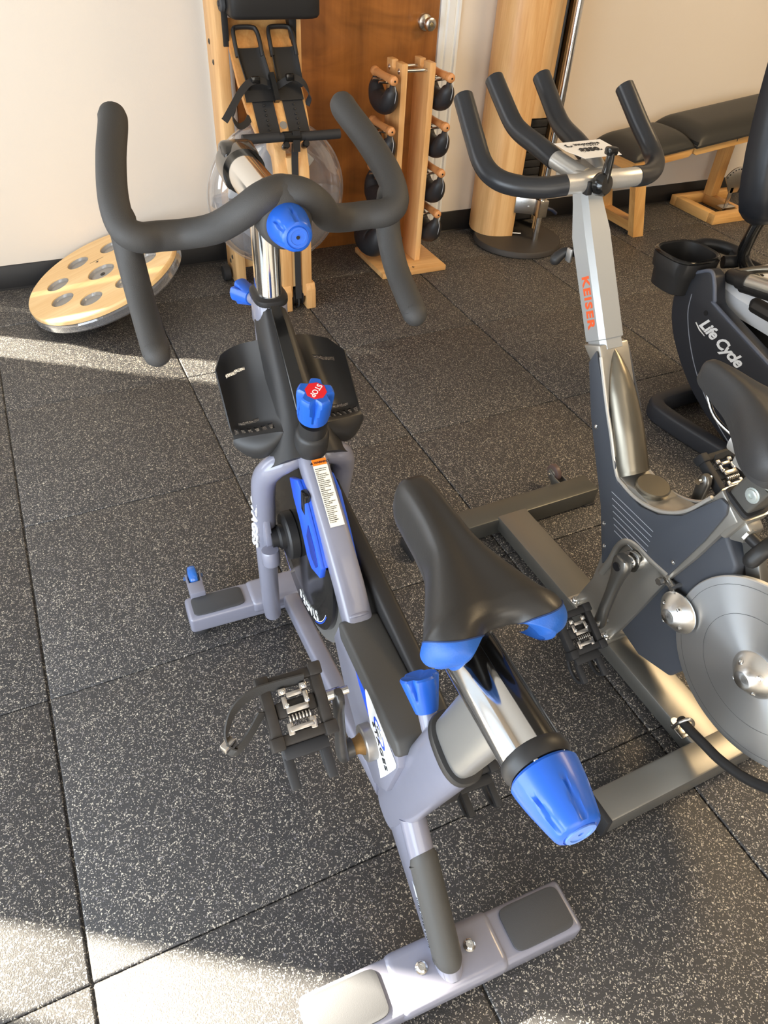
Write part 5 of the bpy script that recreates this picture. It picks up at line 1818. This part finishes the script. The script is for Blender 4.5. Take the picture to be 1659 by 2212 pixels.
# leaning leg frame at the near end
for y in (.572, .838):
    q = bn(); q.loft([[Vector((x, yy, z)) for x, yy in ((cx - .034, y - .022), (cx + .034, y - .022), (cx + .034, y + .022), (cx - .034, y + .022))] for cx, z in ((3.157, 0), (3.045, .385))])
    q.build('leg', OAKB, BN)
bn().loft([[Vector((cx + dx, y, z)) for dx, z, cx in ((-.03, .02, 3.148), (.03, .02, 3.152), (.03, .075, 3.136), (-.03, .075, 3.132))] for y in (.59, .82)]).build('leg_stretcher', OAKBY, BN)
q = bn(); q.loft([[Vector((cx + dx, y, z)) for dx, z, cx in ((-.035, .338, 3.03), (.035, .338, 3.03), (.035, .392, 3.03), (-.035, .392, 3.03))] for y in (.545, .865)])
q.build('end_rail', OAKBY, BN)
# side rails in two lengths
def slope(x):
    return .378 + (x - 3.0) * .115
for y in (.560, .850):
    for a, b2, nm in ((3.055, 3.362, 'seat_rail'), (3.368, 4.05, 'back_rail')):
        q = bn()
        za, zb = slope(a), slope(b2)
        q.prism([(a, za - .020), (a + .02, za - .030), (b2 - .022, zb - .034), (b2 - .004, zb - .018), (b2, zb + .022), (a, za + .018)], y - .014, y + .014, 'y', .003)
        q.build(nm, OAKBX, BN)
def cushion(xa, xb, ya, yb, h, crown, nm):
    mb = bn()
    def f(u, v):
        x = xa + (xb - xa) * u; y = ya + (yb - ya) * v
        eu = min(u, 1 - u) * (xb - xa); ev = min(v, 1 - v) * (yb - ya)
        e = min(1, eu / .085) ; e2 = min(1, ev / .12)
        r = max(0, 1 - (1 - e) ** 2.6) ** .5 * max(0, 1 - (1 - e2) ** 2.6) ** .5
        return Vector((x, y, slope(x) + .022 + h * r + crown * math.sin(PI * v) * r))
    mb.grid(f, 50, 40)
    mb.box((xa + .002, ya + .002, slope((xa + xb) / 2) - .0), (xa + .004, yb - .002, slope(xa) + .024))
    n = 24
    mb.loft([[Vector((x, y, slope(x) + .022 - d)) for x, y in ((xa, ya), (xb, ya), (xb, yb), (xa, yb))] for d in (0, .010)])
    return mb.build(nm, mat('smooth_black_vinyl', srgb(46, 46, 44), .45, bump=.05, bscale=300), BN, 60)
cushion(2.985, 3.348, .535, .872, .050, .012, 'seat_pad')
cushion(3.352, 4.08, .520, .885, .062, .016, 'back_pad')
tm = tree_mark('maker_mark', BN, (3.645 - BN0[0], .5455 - BN0[1], slope(3.645) + .002), (1, 0, .1), (0, 0, 1), .030)
# floor frame with post
for lo, hi, m_, nm in (((3.685, .552, 0), (4.12, .600, .055), OAKBX, 'foot_beam'), ((3.685, .860, 0), (4.12, .905, .055), OAKBX, 'foot_beam'), ((3.683, .600, 0), (3.735, .860, .055), OAKBY, 'foot_crosspiece'), ((3.90, .600, 0), (3.945, .860, .055), OAKBY, 'foot_crosspiece')):
    bn().box(lo, hi, .004).build(nm, m_, BN)
bn().box((3.885, .800, .055), (3.945, .862, .44), .004).build('post', OAKB, BN)
bn().box((3.885, .590, .385), (3.945, .870, .435), .004).build('post_rail', OAKBY, BN)
qd = bn(); 
qo = [(3.835, .13)] + [(3.86 + .105 * math.cos(math.radians(a)), .165 + .105 * math.sin(math.radians(a))) for a in range(150, 40, -10)] + [(3.90, .13)]
qd.prism(qo, .640, .646, 'y', .001)
qd.box((3.838, .640, .03), (3.862, .648, .16), .001)
qd.box((3.80, .615, .055), (3.90, .67, .060), .001)
qo_ = qd.build('adjuster_plate', STEEL, BN)
for k in range(9):
    a = math.radians(145 - 12 * k)
    h = bn(); h.lathe([(0, 0), (.004, 0), (.004, .001), (0, .001)], (3.86 + .092 * math.cos(a), .640, .165 + .092 * math.sin(a)), (0, -1, 0), 10); h.build('peg_hole', BLACKPRINT, qo_)

# ------------------------------------------------------------------ black recumbent bike at the right edge
RB0 = (2.35, -1.0, 0)
RB = thing('recumbent_bike', 'black recumbent exercise bike with cup holder and tall seat back at the right edge', 'exercise bike', RB0)
def rb():
    return MB(off=RB0)
def fpath(pts, w, h, z):
    p = cr(pts, 6); rings = []
    for i, q in enumerate(p):
        t = (p[min(i + 1, len(p) - 1)] - p[max(0, i - 1)]).normalized(); s = Vector((t.y, -t.x, 0))
        sec = oval(0, 0, 0, w, h, 20, 5)
        rings.append([q + s * e.x + Vector((0, 0, z + e.y)) for e in sec])
    return rings
ft = rb(); ft.loft(fpath([(2.20, -1.30, 0), (2.135, -1.18, 0), (2.098, -1.02, 0), (2.078, -.88, 0), (2.085, -.825, 0), (2.115, -.803, 0), (2.20, -.795, 0), (2.40, -.79, 0), (2.60, -.79, 0)], .026, .033, .034))
ft.build('base_frame', LNAVY, RB)
SX = 2.15
outline = cr([(-.690, .430, 0), (-.678, .385, 0), (-.700, .310, 0), (-.765, .225, 0), (-.880, .135, 0), (-1.02, .070, 0), (-1.18, .030, 0), (-1.40, .012, 0)], 6)
top_ = [(-1.75, .012), (-1.75, .22), (-1.40, .285), (-1.12, .360), (-.862, .428), (-.846, .440), (-.812, .510), (-.78, .52), (-.72, .49)]
sh_ = rb(); sh_.prism([(p.x, p.y) for p in outline] + top_, SX, SX + .055, 'x', .010, 3)
shell = sh_.build('side_shroud', LNAVY, RB)
sh2 = rb(); sh2.prism([(p.x + (-.03), p.y + .015) for p in outline] + [(-1.75, .03), (-1.75, .15), (-1.40, .22), (-1.12, .29), (-.90, .36), (-.80, .40)], SX + .05, SX + .40, 'x', .008)
sh2.build('inner_body', BLACK, RB)
sh3 = rb(); sh3.prism([(p.x, p.y) for p in outline] + top_, SX + .40, SX + .455, 'x', .010, 3); sh3.build('side_shroud', LNAVY, RB)
ed = rb(); ed.tube(cr([(SX + .004, -.735, .490), (SX + .004, -.790, .518), (SX + .002, -.820, .492), (SX + .002, -.846, .444), (SX + .002, -.862, .430), (SX + .002, -1.12, .361), (SX + .002, -1.40, .286), (SX + .002, -1.75, .222)], 5), .0065, 10)
ed.build('shroud_edge', mat('slate_edge_plastic', srgb(92, 98, 112), .4), shell)
sm_ = rb(); sm_.tube(cr([(SX - .001, -.752, .425), (SX - .001, -.765, .36), (SX - .001, -.82, .27), (SX - .001, -.90, .185), (SX - .001, -1.02, .10), (SX - .001, -1.10, .06)], 6), .0016, 8)
sm_.build('moulding_seam', mat('seam_grey', srgb(120, 126, 138), .4), shell)
rb().lathe([(0, 0), (.0085, 0), (.0085, .001), (0, .001)], (SX - .0005, -.832, .395), (-1, 0, 0), 16).build('plug_hole', BLACKPRINT, shell)
ar = rb(); ar.prism([(p.x, p.y) for p in cr([(-1.00, .20, 0), (-1.03, .245, 0), (-1.10, .275, 0), (-1.22, .285, 0), (-1.45, .24, 0), (-1.45, .13, 0), (-1.20, .12, 0), (-1.06, .14, 0)], 5, True)], SX - .0012, SX + .0, 'x', .0004)
ar.build('recess', BLACK, shell)
RU, RV = Vector((0, -.26, -.070)).normalized(), Vector((0, -.070, .26)).normalized()
text('lettering', 'Life Cycle', WHITE, shell, (SX - .0012, -.925, .338), RU, RV, .056, bold=.0017, shear=.42, space=.92, off=RB0, thick=.0006)
lt = rb(); lt.tube([Vector((SX - .0012, -.925, .338)) + RU * a + RV * b for a, b in ((-.116, -.018), (-.088, -.026), (-.060, -.028))], [.003, .004, .002], 8, flat=.3)
lt.build('script_underline', WHITE, shell)
# cup holder
def sq(cx, cy, z, r, p=3.4, rot=.0):
    return [Vector((cx + (q.x * math.cos(rot) - q.y * math.sin(rot)), cy + (q.x * math.sin(rot) + q.y * math.cos(rot)), z)) for q in oval(0, 0, 0, r, r * .94, 44, p)]
CX, CY, CZ = 2.178, -.655, .527
cu = rb()
cu.loft([sq(CX, CY, z, r) for z, r in ((CZ - .122, .072), (CZ - .118, .077), (CZ - .056, .083), (CZ - .055, .090), (CZ - .006, .0945), (CZ, .091), (CZ + .002, .087), (CZ - .001, .081), (CZ - .105, .068))])
cup = cu.build('cup_holder', BLACK, RB)
rg_ = rb(); rg_.loft([sq(CX, CY, z, r) for z, r in ((CZ - .008, .0950), (CZ - .004, .0955), (CZ + .001, .0925), (CZ + .003, .088), (CZ + .002, .086))], caps=False)
rg_.build('cup_rim', BLACKG, cup)
lp_ = rb(); lp_.tube(cr([(CX + .084, CY + .062, CZ - .02), (CX + .128, CY + .050, CZ - .012), (CX + .172, CY + .005, CZ - .012), (CX + .178, CY - .055, CZ - .012), (CX + .148, CY - .088, CZ - .016), (CX + .096, CY - .070, CZ - .022)], 6), .018, 14, flat=1.2)
lp_.build('cup_loop', BLACK, cup)
am = rb(); am.tube(cr([(CX + .165, CY - .03, CZ - .02), (CX + .20, CY - .10, CZ - .035), (CX + .235, CY - .18, CZ - .045), (CX + .26, CY - .26, CZ - .04)], 5), .018, 14)
am.build('cup_arm', BLACK, cup)
# seat carriage, grips
ca = rb()
ca.loft([[Vector((2.235, y, z0)), Vector((2.222, y - .004, (z0 + z1) / 2 + .01)), Vector((2.245, y, z1)), Vector((2.42, y, z1 + .015)), Vector((2.42, y, z0))] for y, z0, z1 in ((-.775, .440, .480), (-.790, .410, .492), (-.86, .392, .490), (-.97, .392, .485), (-1.10, .392, .475))])
ca.build('seat_carriage', SILVERW, RB, 30)
hnl = rb(); hnl.tube(cr([(2.245, -.800, .492), (2.225, -.818, .503), (2.215, -.86, .512), (2.212, -.90, .520)], 5), [.020, .024, .024, .024], 20, round_ends=True)
hnl.tube([(2.212, -.862, .513), (2.208, -.90, .522)], .0285, 24)
gh = hnl.build('side_grip', BLACK, RB)
g2 = rb(); g2.tube([(2.209, -.895, .5205), (2.196, -1.10, .562)], .0250, 24); g2.build('pulse_sensor', mat('satin_nickel', srgb(205, 204, 198), .3, .8), gh)
g3 = rb(); g3.tube([(2.212, -.88, .506), (2.199, -1.10, .550)], .0262, 24); g3.build('grip_backing', BLACK, gh)
g4 = rb(); g4.tube(cr([(2.24, -.80, .500), (2.27, -.86, .535), (2.30, -.95, .575), (2.34, -1.05, .62)], 4), .013, 14); g4.build('recline_lever', BRONZE, gh)
cy_ = rb(); cy_.lathe([(0, 0), (.075, 0), (.080, .01), (.080, .028), (.075, .035), (.070, .04), (0, .045)], (2.335, -.965, .445), (0, -.25, 1), 48)
cy_.lathe([(0, -.16), (.070, -.16), (.074, -.15), (.074, 0), (0, 0)], (2.335, -.965, .445), (0, -.25, 1), 48)
cy_.build('seat_pivot', BLACK, RB)
# seat back
SBc = Vector((2.405, -.800, .655)); su = Vector((0, .20, .98)).normalized(); sn = Vector((0, -.98, .20)).normalized()
def outl(t):
    # half width along the height
    return [(0, .150), (.04, .192), (.10, .210), (.20, .216), (.32, .212), (.45, .198), (.58, .175), (.66, .150), (.70, .115)]
prof = outl(0)
def hw(t):
    for (a, wa), (b, wb) in zip(prof, prof[1:]):
        if t <= b:
            return wa + (wb - wa) * (t - a) / (b - a)
    return prof[-1][1]
def sbp(u, v, dep):
    t = .70 * v
    return SBc + su * t + Vector((1, 0, 0)) * (u * hw(t)) + sn * dep
bk2 = rb()
rings = []
TT = [0, .012, .03, .06, .12, .2, .3, .4, .5, .6, .7, .8, .9, .96, 1.0]
for v in TT:
    ev = math.sqrt(max(.02, 1 - max(0, 1 - min(v, 1 - v) / .04) ** 2))
    rings.append([sbp(u, v, d * ev) for u, d in ((-1, -.03), (-1.02, .0), (-1.0, .03), (-.94, .050), (-.84, .060), (-.76, .060), (-.735, .054), (-.71, .064), (-.62, .082), (-.52, .088), (-.44, .082), (.44, .082), (.52, .088), (.62, .082), (.71, .064), (.735, .054), (.76, .060), (.84, .060), (.94, .050), (1.0, .03), (1.02, 0), (1, -.03), (.8, -.045), (-.8, -.045))])
bk2.loft(rings)
sbk = bk2.build('seat_back', mat('navy_black_upholstery', srgb(36, 38, 43), .34, bump=.04, bscale=500), RB, 50)
cp_ = rb()
rings = []
for v in [.02, .035, .06, .12, .2, .3, .4, .5, .6, .7, .8, .9, .95, .965]:
    ev = math.sqrt(max(.0, 1 - max(0, 1 - min(v - .01, 1 - v) / .06) ** 2))
    wv = .44 * (1 - .05 * v)
    rings.append([sbp(u * wv, v, .078 + .022 * ev * q) for u, q in ((-1, 0), (-.985, .45), (-.93, .85), (-.8, 1), (-.4, .92), (0, .88), (.4, .92), (.8, 1), (.93, .85), (.985, .45), (1, 0))])
cp_.loft(rings, closed=True)
cp_.build('centre_cushion', VINYL, sbk, 50)
for s in (-1, 1):
    sm2 = rb(); sm2.tube([sbp(s * .735, v, .0555) for v in [.03 + .94 * k / 20 for k in range(21)]], .0022, 8); sm2.build('seam_piping', BLACKG, sbk)
pz = rb(); pz.tube(cr([(2.30, -.79, .70), (2.295, -.775, .62), (2.30, -.770, .545), (2.32, -.80, .50), (2.35, -.86, .47)], 6), .020, 18); pz.build('seat_post', BLACKG, RB)
bs2 = rb(); bs2.box((2.22, -1.30, .42), (2.60, -.90, .48), .03, seg=4); bs2.build('seat_cushion', VINYL, RB)
